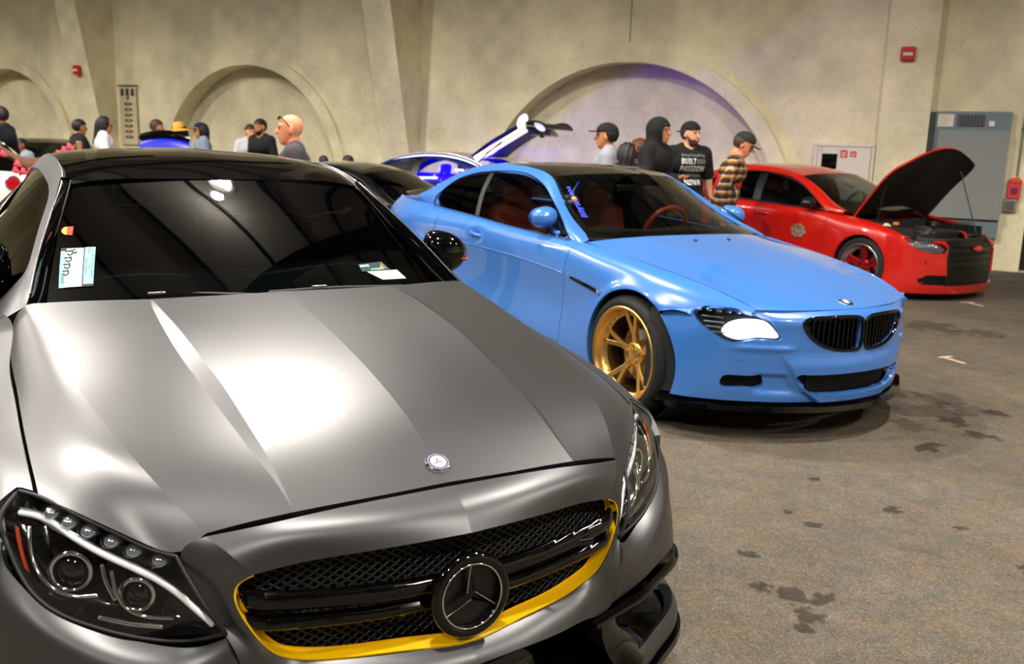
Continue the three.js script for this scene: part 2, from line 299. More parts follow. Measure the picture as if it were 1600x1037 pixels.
// uv in metres from position, by the two largest extents of each face
function metricUv(g) {
  const h = g.index ? g.toNonIndexed() : g; h.computeVertexNormals(); const p = h.attributes.position, n = h.attributes.normal, uv = new Float32Array(p.count * 2);
  for (let i = 0; i < p.count; i++) { const a = Math.abs(n.getX(i)), b = Math.abs(n.getY(i)), c = Math.abs(n.getZ(i)); if (c >= a && c >= b) { uv[i * 2] = p.getX(i); uv[i * 2 + 1] = p.getY(i); } else if (b >= a) { uv[i * 2] = p.getX(i); uv[i * 2 + 1] = p.getZ(i); } else { uv[i * 2] = p.getZ(i); uv[i * 2 + 1] = p.getY(i); } }
  h.setAttribute('uv', new THREE.Float32BufferAttribute(uv, 2)); return h;
}
const floor = inHall(struct('floor', metricUv(box(46, .2, 24.4, -11, -.1, 12)), M.floor, 'brown grey asphalt floor with dark oil spots'));
const X0 = -33, X1 = 11, HC = 8;
{
  const ARCH = [[-5.9, .30, 2.6, 2.82], [-13.83, .71, 2.22, 2.42], [-20.99, .95, 1.96, 2.16]], s = new THREE.Shape([[X0, 0], [X1, 0], [X1, HC], [X0, HC]].map(p => new THREE.Vector2(...p)));
  for (const [ax, cy, r] of ARCH) { const th = Math.asin(cy / r), h = new THREE.Path(); h.moveTo(ax - Math.cos(th) * r, .001); h.absarc(ax, cy, r, Math.PI + th, -th, true); h.lineTo(ax - Math.cos(th) * r, .001); s.holes.push(h); }
  // a doorway at the end of the wall
  s.holes.push(new THREE.Path([[.0, .001], [.0, 2.3], [1.6, 2.3], [1.6, .001]].map(p => new THREE.Vector2(...p))));
  const wall = inHall(struct('wall_back', metricUv(extrude(s, .36, { curveSegments: 48 }).translate(0, 0, -.36)), M.plaster, 'cream plaster wall with blind arches'));
  part('arch_backing', metricUv(box(X1 - X0, HC, .2, (X0 + X1) / 2, HC / 2, -.47)), M.plaster, wall);
  for (const [ax, cy, r, ro] of ARCH) {
    const ring = new THREE.Shape(); ring.moveTo(ax + ro, 0); ring.lineTo(ax + ro, cy); ring.absarc(ax, cy, ro, 0, Math.PI, false); ring.lineTo(ax - ro, 0); ring.lineTo(ax - r, 0); ring.lineTo(ax - r, cy); ring.absarc(ax, cy, r, Math.PI, 0, true); ring.lineTo(ax + r, 0);
    part('arch_moulding', metricUv(extrude(ring, .09, { curveSegments: 64, bevel: .008 }).translate(0, 0, 0)), M.plaster, wall);
  }
  // leaning roof ribs that grow out of the wall
  const rib = (x0, x1, lo, k) => metricUv(extrude([[-.05, 0], [lo, 0], [lo + k * HC, HC], [-.05, HC]], x1 - x0).rotateY(-Math.PI / 2).translate(x1, 0, 0));
  for (const q of [[-2.02, -1.36, .16, .004], [-10.37, -9.8, .07, .25], [-18.05, -17.46, .12, .2], [-25.6, -25.0, .12, .2]]) part('pilaster', rib(...q), M.plaster, wall);
  part('joint_line', box(.012, HC - 3.2, .012, -5.9, 3.2 + (HC - 3.2) / 2, .002), std({ color: 0x6d675a, roughness: .9 }), wall);
  inHall(struct('wall_front', metricUv(box(X1 - X0 + .6, HC, .3, (X0 + X1) / 2, HC / 2, 24.15)), std({ color: 0x6a675e, roughness: .9 })));
  inHall(struct('wall_left', metricUv(box(.3, HC, 24, X0 - .15, HC / 2, 12)), M.plaster));
  inHall(struct('wall_right', metricUv(box(.3, HC, 24, X1 + .15, HC / 2, 12)), M.plaster));
  const c = inHall(struct('ceiling', box(X1 - X0 + .6, .2, 24.6, (X0 + X1) / 2, HC + .1, 12), M.ceil, 'pale panelled ceiling with dark arched beams'));
  for (let i = 0; i < 10; i++) { const x = X0 + 3 + i * 4.4, pts = []; for (let k = 0; k <= 24; k++) { const z = k; pts.push([x, 5.2 + 2.5 * Math.sqrt(Math.max(0, 1 - ((z - 12) / 12.3) ** 2)), z]); } const fr = pts.map(() => [[1, 0, 0], [0, 1, 0]]); part('arched_beam', sweep(pts, fr, [[-.18, -.3], [.18, -.3], [.18, .3], [-.18, .3]]), M.beam, c); }
  for (let i = 0; i < 15; i++) part('purlin', box(X1 - X0, .12, .07, (X0 + X1) / 2, HC - .07, .8 + i * 1.6), M.beam, c);
  const d = inHall(struct('door_1', box(1.56, 2.28, .06, .8, 1.14, -.3), std({ color: 0x0c0c0e, roughness: .6 }), 'dark door at the end of the plaster wall')); d.name = 'door_1';
}
// lamps
{
  const glow = std({ color: 0xffffff, emissive: 0xfff4e2, emissiveIntensity: 14 }), shell = std({ color: 0x9a9c9e, metalness: .8, roughness: .4 });
  const hood = lathe([[.05, .42], [.09, .4], [.1, .2], [.16, .12], [.3, -.02], [.31, -.02], [.17, .1], [.11, .17], [.08, .17]], 32), disc = lathe([[0, .03], [.2, .03], [.22, .02], [0, .02]], 32), stem = new THREE.CylinderGeometry(.015, .015, .8, 8).translate(0, .78, 0);
  const where = ['above the two coupes', 'over the grey coupe and white sports car', 'over the red sedan', 'over the open floor', 'over the bald visitor', 'over the royal blue car', 'over the far end of the hall', 'behind the photographer', 'behind the photographer near the end wall', 'over the floor near the end wall', 'over the floor beside the white sports car', 'beyond the electrical cabinet'];
  LAMPS.forEach(([x, y, z, cd], i) => {
    const t = thing('high_bay_lamp', 'bell shaped metal high bay lamp hanging ' + where[i], 'lamp', [x, y, z], 0, 'high bay lamps on the ceiling');
    part('reflector', hood, shell, t); part('stem', stem, shell, t); part('glowing_disc', disc, glow, t);
    const l = new THREE.SpotLight(0xfff6ea, cd, 0, 1.35, .32, 2); l.position.set(x, y - .03, z); l.target.position.set(x, 0, z); l.castShadow = true; l.shadow.radius = 9; l.name = numbered('lamp_light'); scene.add(l, l.target);
    const u = new THREE.PointLight(0xfff6ea, cd * .08, 0, 2); u.position.set(x, y + .5, z + .12); u.castShadow = true; u.shadow.radius = 6; u.name = numbered('lamp_uplight'); scene.add(u);
  });
}
// alarm boxes on the pilasters
for (const [x, y, lab, z] of [[-1.73, 2.95, 'red alarm strobe box on the pilaster beside the electrical cabinet', .178], [-17.76, 2.8, 'red alarm strobe box on the far pilaster past the banner', .70]]) {
  const t = at(thing('alarm_strobe', lab, 'alarm', [0, 0, 0], 0, 'red alarm boxes'), x, y, z);
  part('housing', box(.19, .19, .07, 0, 0, .035, .02), phy({ color: 0xc01010, roughness: .4 }), t); part('strobe_lens', box(.13, .045, .03, 0, -.01, .08, .01), phy({ color: 0xd8d4d0, roughness: .2 }), t);
}
// fire hose cabinet
{
  const white = std({ color: 0xd9d3c4, roughness: .6 }), t = at(thing('hose_cabinet', 'cream wall cabinet with small dark window and two red stickers', 'cabinet'), -2.455, 1.15, 0);
  part('body', merge([box(.78, 1.06, .10, 0, .0, .05), box(.84, .04, .13, 0, .53, .065), box(.04, 1.06, .13, -.4, 0, .065), box(.04, 1.06, .13, .4, 0, .065)]), white, t);
  const dr = part('door', merge([box(.46, 1.0, .03, .14, 0, .125, .008), box(.27, .2, .03, -.2, -.4, .125), box(.06, 1.0, .03, -.34, 0, .125), box(.27, .1, .03, -.2, .45, .125), box(.27, .3, .03, -.2, -.2, .125)]), white, t);
  part('pane', box(.24, .5, .006, -.2, .2, .115), M.tint, dr); part('hose_reel', merge([new THREE.TorusGeometry(.05, .02, 8, 20).translate(-.2, .12, .085)]), M.red, t);
  const sticker = canvasTex(128, 128, (c) => { c.fillStyle = '#c8241c'; c.fillRect(0, 0, 128, 128); c.fillStyle = '#f2e8e0'; c.font = 'bold 40px sans-serif'; c.fillText('FIRE', 18, 60); c.fillRect(20, 76, 88, 10); c.fillRect(30, 96, 60, 10); });
  const sm = std({ map: sticker, roughness: .5 });
  part('sticker', new THREE.PlaneGeometry(.10, .11).translate(-.0, .40, .1415), sm, t); part('sticker', new THREE.PlaneGeometry(.085, .085).translate(.13, .40, .1415), sm, t);
}
// electrical cabinet with a large grey cover board
{
  const grey = std({ color: 0x7f8483, roughness: .5 }), dark = std({ color: 0x2b2f31, roughness: .6 }), t = at(thing('electrical_cabinet', 'grey metal electrical cabinet with louvres and a large grey cover board', 'cabinet'), -.81, 1.315, 0);
  part('body', box(.96, 1.73, .12, 0, 0, .06, .01), std({ color: 0x66767e, roughness: .5 }), t);
  part('cover_board', box(.90, 1.21, .05, .03, -.0, .15, .006), grey, t);
  part('edge_channel', box(.06, .9, .16, -.51, .40, .08), dark, t);
  for (const y of [.74, -.73]) { const v = part('louvre', box(.34, .16, .012, -.02, y, .122), dark, t); for (let i = 0; i < 8; i++) part('slat', box(.022, .15, .015, -.165 + i * .042, y, .132), std({ color: 0x4d5558, roughness: .5 }), v); }
  part('notice', new THREE.PlaneGeometry(.2, .17).translate(-.34, .74, .1265), std({ map: canvasTex(128, 96, (c) => { c.fillStyle = '#d8d2c0'; c.fillRect(0, 0, 128, 96); c.fillStyle = '#8a8578'; for (let i = 0; i < 7; i++) c.fillRect(12, 14 + i * 11, 60 + (i * 37) % 44, 3); c.fillStyle = '#d9b21c'; c.fillRect(8, 4, 112, 6); }), roughness: .7 }), t);
  part('switch_plate', box(.07, .07, .02, .24, .70, .13, .004), std({ color: 0xd6d6d2, roughness: .5 }), t);
}
{
  const t = at(thing('pull_station', 'pink red call point on grey conduit beside the electrical cabinet', 'alarm'), -.17, 1.22, 0);
  part('housing', box(.17, .26, .08, -.02, -.08, .04, .015), phy({ color: 0xd0384a, roughness: .4 }), t); part('cap', box(.12, .07, .09, -.02, .04, .05, .01), phy({ color: 0xd8481c, roughness: .4 }), t); part('label_plate', box(.08, .09, .01, -.02, -.1, .083), std({ color: 0x6a1a2a, roughness: .5 }), t);
  const c = at(thing('conduit', 'thin grey steel conduit running down to the call point', 'pipe'), -.175, 0, 0); part('pipe', new THREE.CylinderGeometry(.014, .014, 6.5, 10).translate(0, 4.56, .03), std({ color: 0x77756c, roughness: .6 }), c); part('coupling', new THREE.CylinderGeometry(.022, .022, .06, 10).translate(0, 1.95, .03), std({ color: 0x5d5b55, roughness: .6 }), c);
  const j = at(thing('outlet_box', 'grey outlet box under the red call point', 'outlet'), -.215, .92, 0); part('body', box(.17, .17, .07, 0, 0, .035, .01), std({ color: 0x8a8a84, roughness: .5 }), j); part('cover', box(.1, .12, .02, 0, 0, .075, .005), std({ color: 0x55554f, roughness: .5 }), j);
}
// hanging paper banner
{
  const t = at(thing('wall_banner', 'narrow tan hanging banner with a column of dark marks', 'banner'), -17.08, 1.9, .05);
  part('cloth', box(.50, 1.2, .012), std({ roughness: .85, map: canvasTex(160, 480, (c) => { c.fillStyle = '#c2b696'; c.fillRect(0, 0, 160, 480); c.fillStyle = '#3a3833'; for (const x of [14, 62, 110]) c.fillRect(x, 14, 32, 60); c.fillStyle = '#36504c'; c.beginPath(); c.moveTo(60, 80); c.lineTo(100, 80); c.lineTo(80, 116); c.fill(); for (let i = 0; i < 7; i++) { c.fillStyle = i % 2 ? '#6a4a3a' : '#4b4740'; c.beginPath(); c.ellipse(80, 140 + i * 46, 40, 15, 0, 0, 7); c.fill(); c.fillStyle = '#b9ab88'; c.fillRect(66, 134 + i * 46, 26, 8); } }) }), t);
  part('rod', new THREE.CylinderGeometry(.012, .012, .6, 8).rotateZ(Math.PI / 2).translate(0, .635, 0), M.blackPlastic, t);
}
// ---------------------------------------------------------------- cars: shared pieces
function carGroup(name, label, [X, Z, yaw]) { return thing(name, label, 'car', [X, 0, Z], yaw - Math.PI / 2); }
// a wheel standing at (x, z) of a car; side +1 is the car's own right. Built around the axle (local y of the lathe)
function wheel(car, x, side, { z = .79, R = .335, rim = .27, width = .24, lip = .07, spokes = 5, mat = M.gold, kind = 'y', y = R, steer = 0, lipMat = null, label } = {}) {
  const g = new THREE.Group(); g.name = 'wheel'; g.position.set(x, y, side * z); g.rotation.y = steer * 1; if (label) g.userData.label = label; car.add(g);
  const turn = (q) => side > 0 ? q.rotateX(Math.PI / 2) : q.rotateX(-Math.PI / 2);     // lathe axis y -> outward
  const h = width / 2;
  part('tyre', turn(lathe([[rim - .012, -h + .01], [rim + .005, -h], [R - .03, -h], [R - .006, -h + .022], [R, -h + .05], [R, h - .05], [R - .006, h - .022], [R - .03, h], [rim + .02, h + .002], [rim + .004, h - .004], [rim - .012, h - .012]], 72)), M.rubber, g);
  const lm = lipMat || mat;
  part('rim_barrel', turn(lathe([[rim + .006, h - .004], [rim + .007, h + .003], [rim - .004, h + .005], [rim - .012, h - .004], [rim - .02, h - lip * .5], [rim - .026, h - lip], [rim - .05, h - lip - .004], [rim - .05, h - lip - .012], [rim - .03, h - lip - .014], [rim - .04, -h + .03], [rim - .01, -h]], 72)), lm, g);
  part('brake_disc', turn(lathe([[0, h - lip - .09], [.17, h - lip - .09], [.17, h - lip - .11], [0, h - lip - .11]], 40)), M.steel, g);
  part('brake_caliper', turn(new THREE.TorusGeometry(.165, .028, 8, 16, 1.1).rotateX(Math.PI / 2).rotateY(2.2).translate(0, h - lip - .09, 0)), M.blackSatin, g);
  const f = h - lip, ro = rim - .03;
  const spoke = (a, w0, w1, r0, r1, y0, y1, t) => { const s = extrude([[r0, -w0], [r1, -w1], [r1, w1], [r0, w0]], t, { bevel: .003 }); const p = s.attributes.position; for (let i = 0; i < p.count; i++) { const k = (p.getX(i) - r0) / (r1 - r0); p.setZ(i, p.getZ(i) + lerp(y0, y1, k)); } s.rotateX(-Math.PI / 2); s.rotateY(a); s.computeVertexNormals(); return s; };
  const yc = f - .035;
  part('hub', turn(lathe([[0, yc + .018], [.03, yc + .018], [.034, yc + .012], [.06, yc + .008], [.075, yc - .004], [.078, yc - .04], [0, yc - .04]], 40)), mat, g);
  for (let k = 0; k < spokes; k++) {
    const a = k * 2 * Math.PI / spokes + .31;
    let geo;
    if (kind === 'y') { const stem = spoke(a, .019, .015, .055, .115, yc - .02, yc - .012, .022), arm = (d) => { const q = spoke(0, .0105, .0105, 0, ro - .1 + .012, 0, f - .012 - yc + .012, .02); q.translate(.1, yc - .012, 0).applyMatrix4(new THREE.Matrix4().makeTranslation(-.1, 0, 0)).rotateY(d).translate(.1, 0, 0).rotateY(a); return q; }; geo = merge([stem, arm(.30), arm(-.30)]); }
    else geo = spoke(a, .03, .045, .05, ro, yc - .02, f - .014, .02);
    part('spoke', turn(geo), mat, g);
  }
  const bolts = []; for (let k = 0; k < 30; k++) { const a = k / 30 * 6.283; bolts.push(new THREE.CylinderGeometry(.0045, .0045, .008, 6).translate(Math.cos(a) * (rim - .038), f + .002, Math.sin(a) * (rim - .038))); }
  if (kind === 'y') part('rim_bolts', turn(merge(bolts)), M.steel, g);
  for (let k = 0; k < 5; k++) { const a = k * 2 * Math.PI / 5 + .31 + .628; part('lug_nut', turn(new THREE.CylinderGeometry(.011, .012, .02, 8).translate(Math.cos(a) * .05, yc + .012, Math.sin(a) * .05)), kind === 'y' ? M.gold : M.blackSatin, g); }
  return g;
}
// the dark well a wheel turns in
function wheelWell(car, x, y, r, z, side) { part('wheel_well', (side > 0 ? (q) => q : mirrorGeo)(new THREE.CylinderGeometry(r, r, .42, 32, 1, true, 0, 6.283).rotateX(Math.PI / 2).translate(x, y, z - .24)), M.inside, car); part('wheel_well', new THREE.CircleGeometry(r, 32).translate(x, y, side * (z - .42)), M.inside, car); }
const both = (f) => { f(1); f(-1); };
function sided(md, side) { return side > 0 ? md : mirror(md); }
const at3 = (tab, x) => { const xs = tab.map(t => t[0]); return [x, ...tab[0].slice(1).map((_, k) => interp(xs, tab.map(t => t[k + 1]), x))]; };
function splineTab(tab, x) { // smooth table lookup, x ascending
  const c = tab.slice().sort((a, b) => a[0] - b[0]), k = c.map(q => q[0]), w = splineWeights(k, [[clamp(x, k[0], k[k.length - 1]), 0]])[0];
  return c[0].slice(1).map((_, j) => c.reduce((s, q, i) => s + w[i] * q[j + 1], 0));
}

// ---------------------------------------------------------------- the satin grey coupe in front
const merc = carGroup('grey_coupe', 'matte grey coupe with yellow grille trim and black roof', [-.4754, -2.4172, .55368]);
{
  const CTR = [[.672, .781], [.611, .807], [.57, .826], [.45, .871], [.323, .909], [.15, .945], [-.023, .976], [-.2, 1.0], [-.358, 1.02], [-.46, 1.03]];
  const C1 = [[.66, .771, .333], [.522, .829, .338], [.44, .857, .344], [.254, .907, .352], [.073, .947, .363], [-.15, .985, .372], [-.35, 1.008, .379], [-.48, 1.021, .382]];
  const C2 = [[.606, .741, .493], [.548, .773, .523], [.402, .83, .576], [.242, .869, .612], [.006, .915, .647], [-.221, .95, .668], [-.4, .98, .679], [-.60, 1.007, .687]];
  const C3 = [[.341, .771, .756], [.25, .803, .760], [.084, .842, .762], [-.188, .888, .76], [-.446, .936, .752], [-.56, .967, .735]];
  const xi = [.668, .6, .5, .38, .22, .05, -.12, -.28, -.40, -.445], x2 = [.606, .56, .48, .37, .22, .05, -.12, -.3, -.46, -.60], x3 = [.341, .315, .27, .21, .11, -.02, -.16, -.32, -.46, -.558], st = [0, .003, .009, .013, .016, .016, .014, .009, .004, 0];
  const hood = xi.map((x, i) => {
    const last = i === xi.length - 1, c = splineTab(CTR, x)[0], x1 = [.655, .59, .5, .38, .22, .05, -.12, -.29, -.42, -.478][i], r = splineTab(C1, x1), b = splineTab(C2, x2[i]), d = splineTab(C3, x3[i]), h = st[i];
    const R = [x1, r[0] + h * .25, r[1]], B = [x2[i], b[0], b[1]], Dd = [x3[i], d[0], d[1]];
    const F0 = [[.589, .706, .541], [.545, .711, .586], [.442, .7515, .684]], B0 = [.606, .741, .493], D0 = [.341, .771, .756], fl = [.2, .4, .7].map((t, q) => { const dl = sub3(F0[q], mix3(B0, D0, t)), w = [1, .42, .12, 0][Math.min(i, 3)]; return add3(add3(mix3(B, Dd, t), dl, w), [0, .007 * Math.sin(Math.PI * t) * (1 - w), .004 * (1 - w)]); });
    return [[x, c, 0], [lerp(x, x1, .25), lerp(c, r[0], .40), r[1] * .5], [lerp(x, x1, .8), lerp(c, r[0], .78) + h * .1, r[1] - .06], R, add3(mix3(R, B, .012 + .12 * h / .016), [0, -h * .5, 0]), add3(mix3(R, B, .55), [0, -h * .25 + .002, 0]), B, ...fl, Dd];
  });
  const hm = flange(net(full(hood), { nu: 90, nv: 140, bv: [4, 6, 7, 10, 13, 14, 16] }), .014);
  part('hood', toGeo(hm), M.satin, merc);
  // hood emblem
  const starTex = canvasTex(256, 256, (c) => { c.fillStyle = '#2b2f55'; c.fillRect(0, 0, 256, 256); c.strokeStyle = '#e8e8f0'; c.lineWidth = 5; for (let i = 0; i < 26; i++) { const a = i / 26 * 6.283; c.beginPath(); c.ellipse(128 + Math.cos(a) * 110, 128 + Math.sin(a) * 110, 9, 4, a, 0, 7); c.stroke(); } c.fillStyle = '#e9ebee'; c.beginPath(); c.arc(128, 128, 88, 0, 7); c.fill(); c.fillStyle = '#4a4d58'; for (let k = 0; k < 3; k++) { const a = -Math.PI / 2 + k * 2.0944; c.beginPath(); c.moveTo(128 + Math.cos(a) * 84, 128 + Math.sin(a) * 84); c.lineTo(128 + Math.cos(a + 1.047) * 12, 128 + Math.sin(a + 1.047) * 12); c.lineTo(128 + Math.cos(a - 1.047) * 12, 128 + Math.sin(a - 1.047) * 12); c.fill(); } });
  const bd = part('hood_badge', face(lathe([[0, .004], [.026, .004], [.0285, .002], [.03, -.004]], 40).rotateX(Math.PI / 2), [.614, .8085, 0], [.42, .9, 0], [-1, .3, 0]), M.chrome, merc, 'round silver and blue emblem');
  part('badge_face', face(new THREE.CircleGeometry(.0265, 36), [.6158, .8125, 0], [.42, .9, 0], [-1, .3, 0]), std({ map: starTex, roughness: .25, metalness: .3 }), bd);

  // grille surround (bumper skin round the opening)
  const G = [[.772, .708, 0], [.757, .704, .12], [.729, .696, .24], [.70, .686, .34], [.682, .673, .425], [.674, .654, .455], [.676, .63, .461], [.686, .58, .444], [.693, .541, .422], [.695, .522, .408], [.697, .506, .393], [.70, .482, .351], [.728, .472, .256], [.758, .468, .125], [.778, .463, 0]];
  const O = [[.677, .777, 0], [.673, .774, .15], [.662, .766, .29], [.644, .753, .40], [.611, .737, .494], [.592, .702, .538], [.605, .64, .523], [.635, .58, .498], [.668, .55, .475], [.70, .49, .455], [.702, .41, .435], [.737, .41, .345], [.774, .424, .245], [.80, .431, .125], [.812, .431, 0]];
  const NB = [[.55, .83, 0], [.55, .83, .05], [.55, .82, .1], [.55, .8, .2], [.6, .7, .3], [.75, .4, .5], [.8, .2, .5], [.85, .1, .5], [.85, .1, .5], [.9, 0, .4], [.9, -.2, .4], [.95, -.2, .3], [.97, -.2, .2], [1, -.2, .1], [1, -.2, 0]];
  const bul = [.013, .013, .013, .013, .012, .004, .002, .0, .0, .004, .006, .008, .008, .008, .008];
  const rows = [0, .1, .45, 1].map((t, r) => G.map((g, i) => add3(mix3(g, O[i], t), NB[i], [0, .004, 1, 0][r] * (r === 1 ? 1 : bul[i]))));
  const surround = flange(net(full(rows), { nu: 26, nv: 220, bv: [10, 14, 18] }), .02);
  // bumper wing under the headlight round to the wheel arch
  const T = [[.668, .548, .475], [.62, .519, .535], [.56, .527, .622], [.522, .549, .692], [.47, .584, .763], [.418, .626, .805], [.380, .665, .829], [.358, .694, .829]];
  const MD = [[.70, .49, .455], [.667, .468, .545], [.612, .482, .637], [.563, .497, .71], [.505, .516, .776], [.449, .53, .827], [.405, .54, .857], [.37, .54, .872]];
  const LO = [[.702, .41, .435], [.657, .415, .555], [.605, .415, .652], [.553, .413, .74], [.507, .408, .80], [.455, .40, .842], [.405, .392, .868], [.372, .385, .878]];
  const wing = net([T, T.map((t, i) => add3(mix3(t, MD[i], .45), [.006, .004, .006])), MD, MD.map((t, i) => add3(mix3(t, LO[i], .5), [.002, 0, .002])), LO], { nu: 24, nv: 60 });
  const bumper = part('front_bumper', toGeo(joinMd(surround, flange(wing, .02), mirror(flange(wing, .02)))), M.satin, merc);
  // lower skirt of the bumper down to the splitter
  const lowPlan = [[.81, 0], [.80, .125], [.772, .25], [.735, .345], [.70, .44], [.655, .56], [.60, .655], [.548, .745], [.50, .805], [.45, .845], [.40, .87], [.375, .88]];
  const lipA = lowPlan.map(([x, z]) => [x + .012, .235, z + .002]), lipB = lowPlan.map(([x, z]) => [x + .03, .185, z + .008]);
  part('lower_lip', toGeo(flange(net(full([lipA, lipA.map((a, i) => add3(mix3(a, lipB[i], .5), [.006, .004, .003])), lipB]), { nu: 10, nv: 90 }), .03)), M.satin, merc, 'grey lower lip above the black splitter');
  const sp = lowPlan.map(([x, z]) => [x + .042, .172, z + .012]), spB = lowPlan.map(([x, z]) => [x - .12, .165, Math.max(0, z - .06)]);
  part('splitter', toGeo(flange(net(full([spB, sp, sp.map(a => add3(a, [.002, -.018, .001])), spB.map(a => add3(a, [0, -.02, 0]))]), { nu: 12, nv: 90, bu: [1, 2] }), .004)), M.gloss, merc, 'gloss black splitter');
  // intake recess with a gloss panel and blades
  const back = (d, y) => lowPlan.map(([x, z]) => [x - d, y, Math.max(0, z - d * .35)]);
  part('lower_intake', toGeo(net(full([back(.02, .43), back(.1, .41), back(.13, .3), back(.06, .22), back(.0, .2)]), { nu: 20, nv: 90 })), M.gloss, merc, 'gloss black lower intake');
  both(s => {
    const bl = lowPlan.slice(3).map(([x, z], i) => [x + .004, .402 - .004 * i, z + .004]);
    part('intake_blade', toGeo(sided(flange(net([bl, bl.map(a => add3(a, [.012, -.012, .008])), bl.map(a => add3(a, [-.004, -.03, 0])), bl.map(a => add3(a, [-.06, -.03, -.02]))], { nu: 12, nv: 50 }), .003), s)), M.gloss, merc);
    part('intake_fin', toGeo(sided(flange(net([[[.71, .40, .40], [.70, .3, .42], [.74, .215, .46]], [[.69, .39, .47], [.66, .3, .5], [.69, .215, .56]], [[.62, .385, .52], [.60, .3, .55], [.62, .215, .62]]], { nu: 14, nv: 14 }), .003), s)), M.gloss, merc);
  });
  // yellow band inside the opening
  const ring = [...G.slice(4)], rf = full([ring])[0];
  const yel = (pts, dIn, dBack, up) => pts.map((g) => { const c = [.72, .585, 0]; const dy = g[1] - .59, dz = g[2], l = Math.hypot(dy * 1.6, dz) || 1; return [g[0] - dBack, g[1] - dy * 1.6 / l * dIn * (Math.abs(dz) < .36 ? 1 : .55) + up, g[2] - dz / l * dIn]; });
  const ringS = (() => { const a = G.slice(4).map(g => [g[0], g[1], -g[2]]), b = G.slice(4).reverse(); return [...a, ...b.slice(1)]; })();
  part('grille_trim', toGeo(flange(net([yel(ringS, .0005, .002, 0), yel(ringS, .005, .014, 0), yel(ringS, .013, .034, 0)], { nu: 8, nv: 140, inside: [1.2, .58, 0] }), .004)), M.yellow, merc, 'yellow trim band');
  // grille: mesh, blades, star
  const gx = (z) => .735 - .3 * z * z, inG = (y, z) => { const a = Math.abs(z); const top = interp([0, .12, .24, .34, .425, .46], [.708, .704, .696, .686, .673, .63], a), bot = interp([0, .125, .256, .351, .393, .422, .444, .461], [.463, .468, .472, .482, .506, .541, .58, .63], a); return y < top + .004 && y > bot - .004; };
  const wires = []; const st1 = .026;
  for (const dir of [1, -1]) for (let k = -60; k < 60; k++) { // diagonal wires, cut to the opening
    let run = null; const pts = []; for (let i = 0; i <= 80; i++) { const y = .46 + .25 * i / 80, z = k * st1 + dir * (y - .58) * 1.5; if (Math.abs(z) < .462 && inG(y, z)) pts.push([gx(z) - .045, y, z]); }
    if (pts.length > 3) wires.push(tube([pts[0], pts[pts.length >> 1], pts[pts.length - 1]], .0036, { seg: 5, rad: 5 }));
  }
  const gr = part('grille_mesh', merge(wires), std({ color: 0x19191b, roughness: .4 }), merc); gr.userData.kind = 'stuff';
  part('grille_backing', toGeo(net([[-.46, -.2, 0, .2, .46].map(z => [gx(z) - .1, .45, z]), [-.46, -.2, 0, .2, .46].map(z => [gx(z) - .1, .72, z])], { nu: 4, nv: 20 })), M.inside, merc);
  for (const [y0, w, x0] of [[.597, .021, .002], [.553, .016, -.004]]) {
    const path = []; for (let i = 0; i <= 30; i++) { const z = -.438 + .876 * i / 30; path.push([gx(z) + .006 + x0 - (Math.abs(z) > .41 ? (Math.abs(z) - .41) * .6 : 0), y0 + .022 * (z / .45) ** 2 * (y0 > .58 ? 1.25 : 1), z]); }
    const prof = []; for (let k = 0; k < 14; k++) { const a = k / 14 * 6.283; prof.push([Math.cos(a) * .016, Math.sin(a) * w]); }
    part('grille_blade', sweep(path, path.map((_, i) => [[1, 0, 0], [0, 1, 0]]), prof), M.gloss, merc);
  }
  for (const z of [-.3]) part('model_plate', new RoundedBoxGeometry(.004, .016, .085, 2, .002).rotateY(-.2).translate(gx(z) + .02, .604, z), M.blackSatin, merc);
  {
    const dir = [1, .06, 0], c = [.772, .571, 0], s = new THREE.Group(); s.name = 'star_emblem'; s.userData.label = 'round gloss black emblem with chrome edged three pointed star'; merc.add(s);
    part('ring', face(new THREE.TorusGeometry(.080, .0125, 16, 64), c, dir), M.gloss, s); part('ring_edge', face(new THREE.TorusGeometry(.0695, .0022, 8, 64), add3(c, [.010, 0, 0]), dir), M.chrome, s);
    part('dish', face(lathe([[0, -.012], [.07, -.010], [.078, 0]], 40).rotateX(Math.PI / 2), c, dir), M.blackSatin, s);
    for (let k = 0; k < 3; k++) {
      const a = Math.PI / 2 + k * 2.0944, R = .069, w = .0105, ridge = .010, ca = Math.cos(a), sa = Math.sin(a), b1 = [Math.cos(a + 1.047) * w, Math.sin(a + 1.047) * w, 0], b2 = [Math.cos(a - 1.047) * w, Math.sin(a - 1.047) * w, 0], tp = [ca * R, sa * R, .001], cc = [0, 0, ridge];
      const gg = new THREE.BufferGeometry(); gg.setAttribute('position', new THREE.Float32BufferAttribute([...b1, ...tp, ...cc, ...cc, ...tp, ...b2].map((v, i) => v), 3)); gg.computeVertexNormals(); gg.setAttribute('uv', new THREE.Float32BufferAttribute(new Float32Array(12), 2));
      part('star_arm', face(gg, add3(c, [.002, 0, 0]), dir), M.gloss, s);
      part('star_edge', face(rod([b1, add3(tp, [0, 0, .001])], .0013, { seg: 4, rad: 6, smooth: false }), add3(c, [.003, 0, 0]), dir), M.chrome, s);
    }
  }
  // headlights
  const HT = [[.586, .697, .545], [.54, .704, .588], [.499, .72, .626], [.44, .744, .683], [.344, .769, .754], [.297, .772, .79]], HB = [[.666, .556, .476], [.592, .521, .545], [.558, .533, .62], [.52, .555, .69], [.434, .616, .788], [.352, .70, .822]];
  const nl = [[.9, .2, .3], [.8, .3, .45], [.75, .3, .55], [.65, .3, .65], [.5, .3, .8], [.3, .25, .9]].map(norm3);
  const lensRows = [0, .33, .67, 1].map((t, r) => HT.map((h, i) => add3(mix3(h, HB[i], t), nl[i], [0, .016, .019, 0][r])));
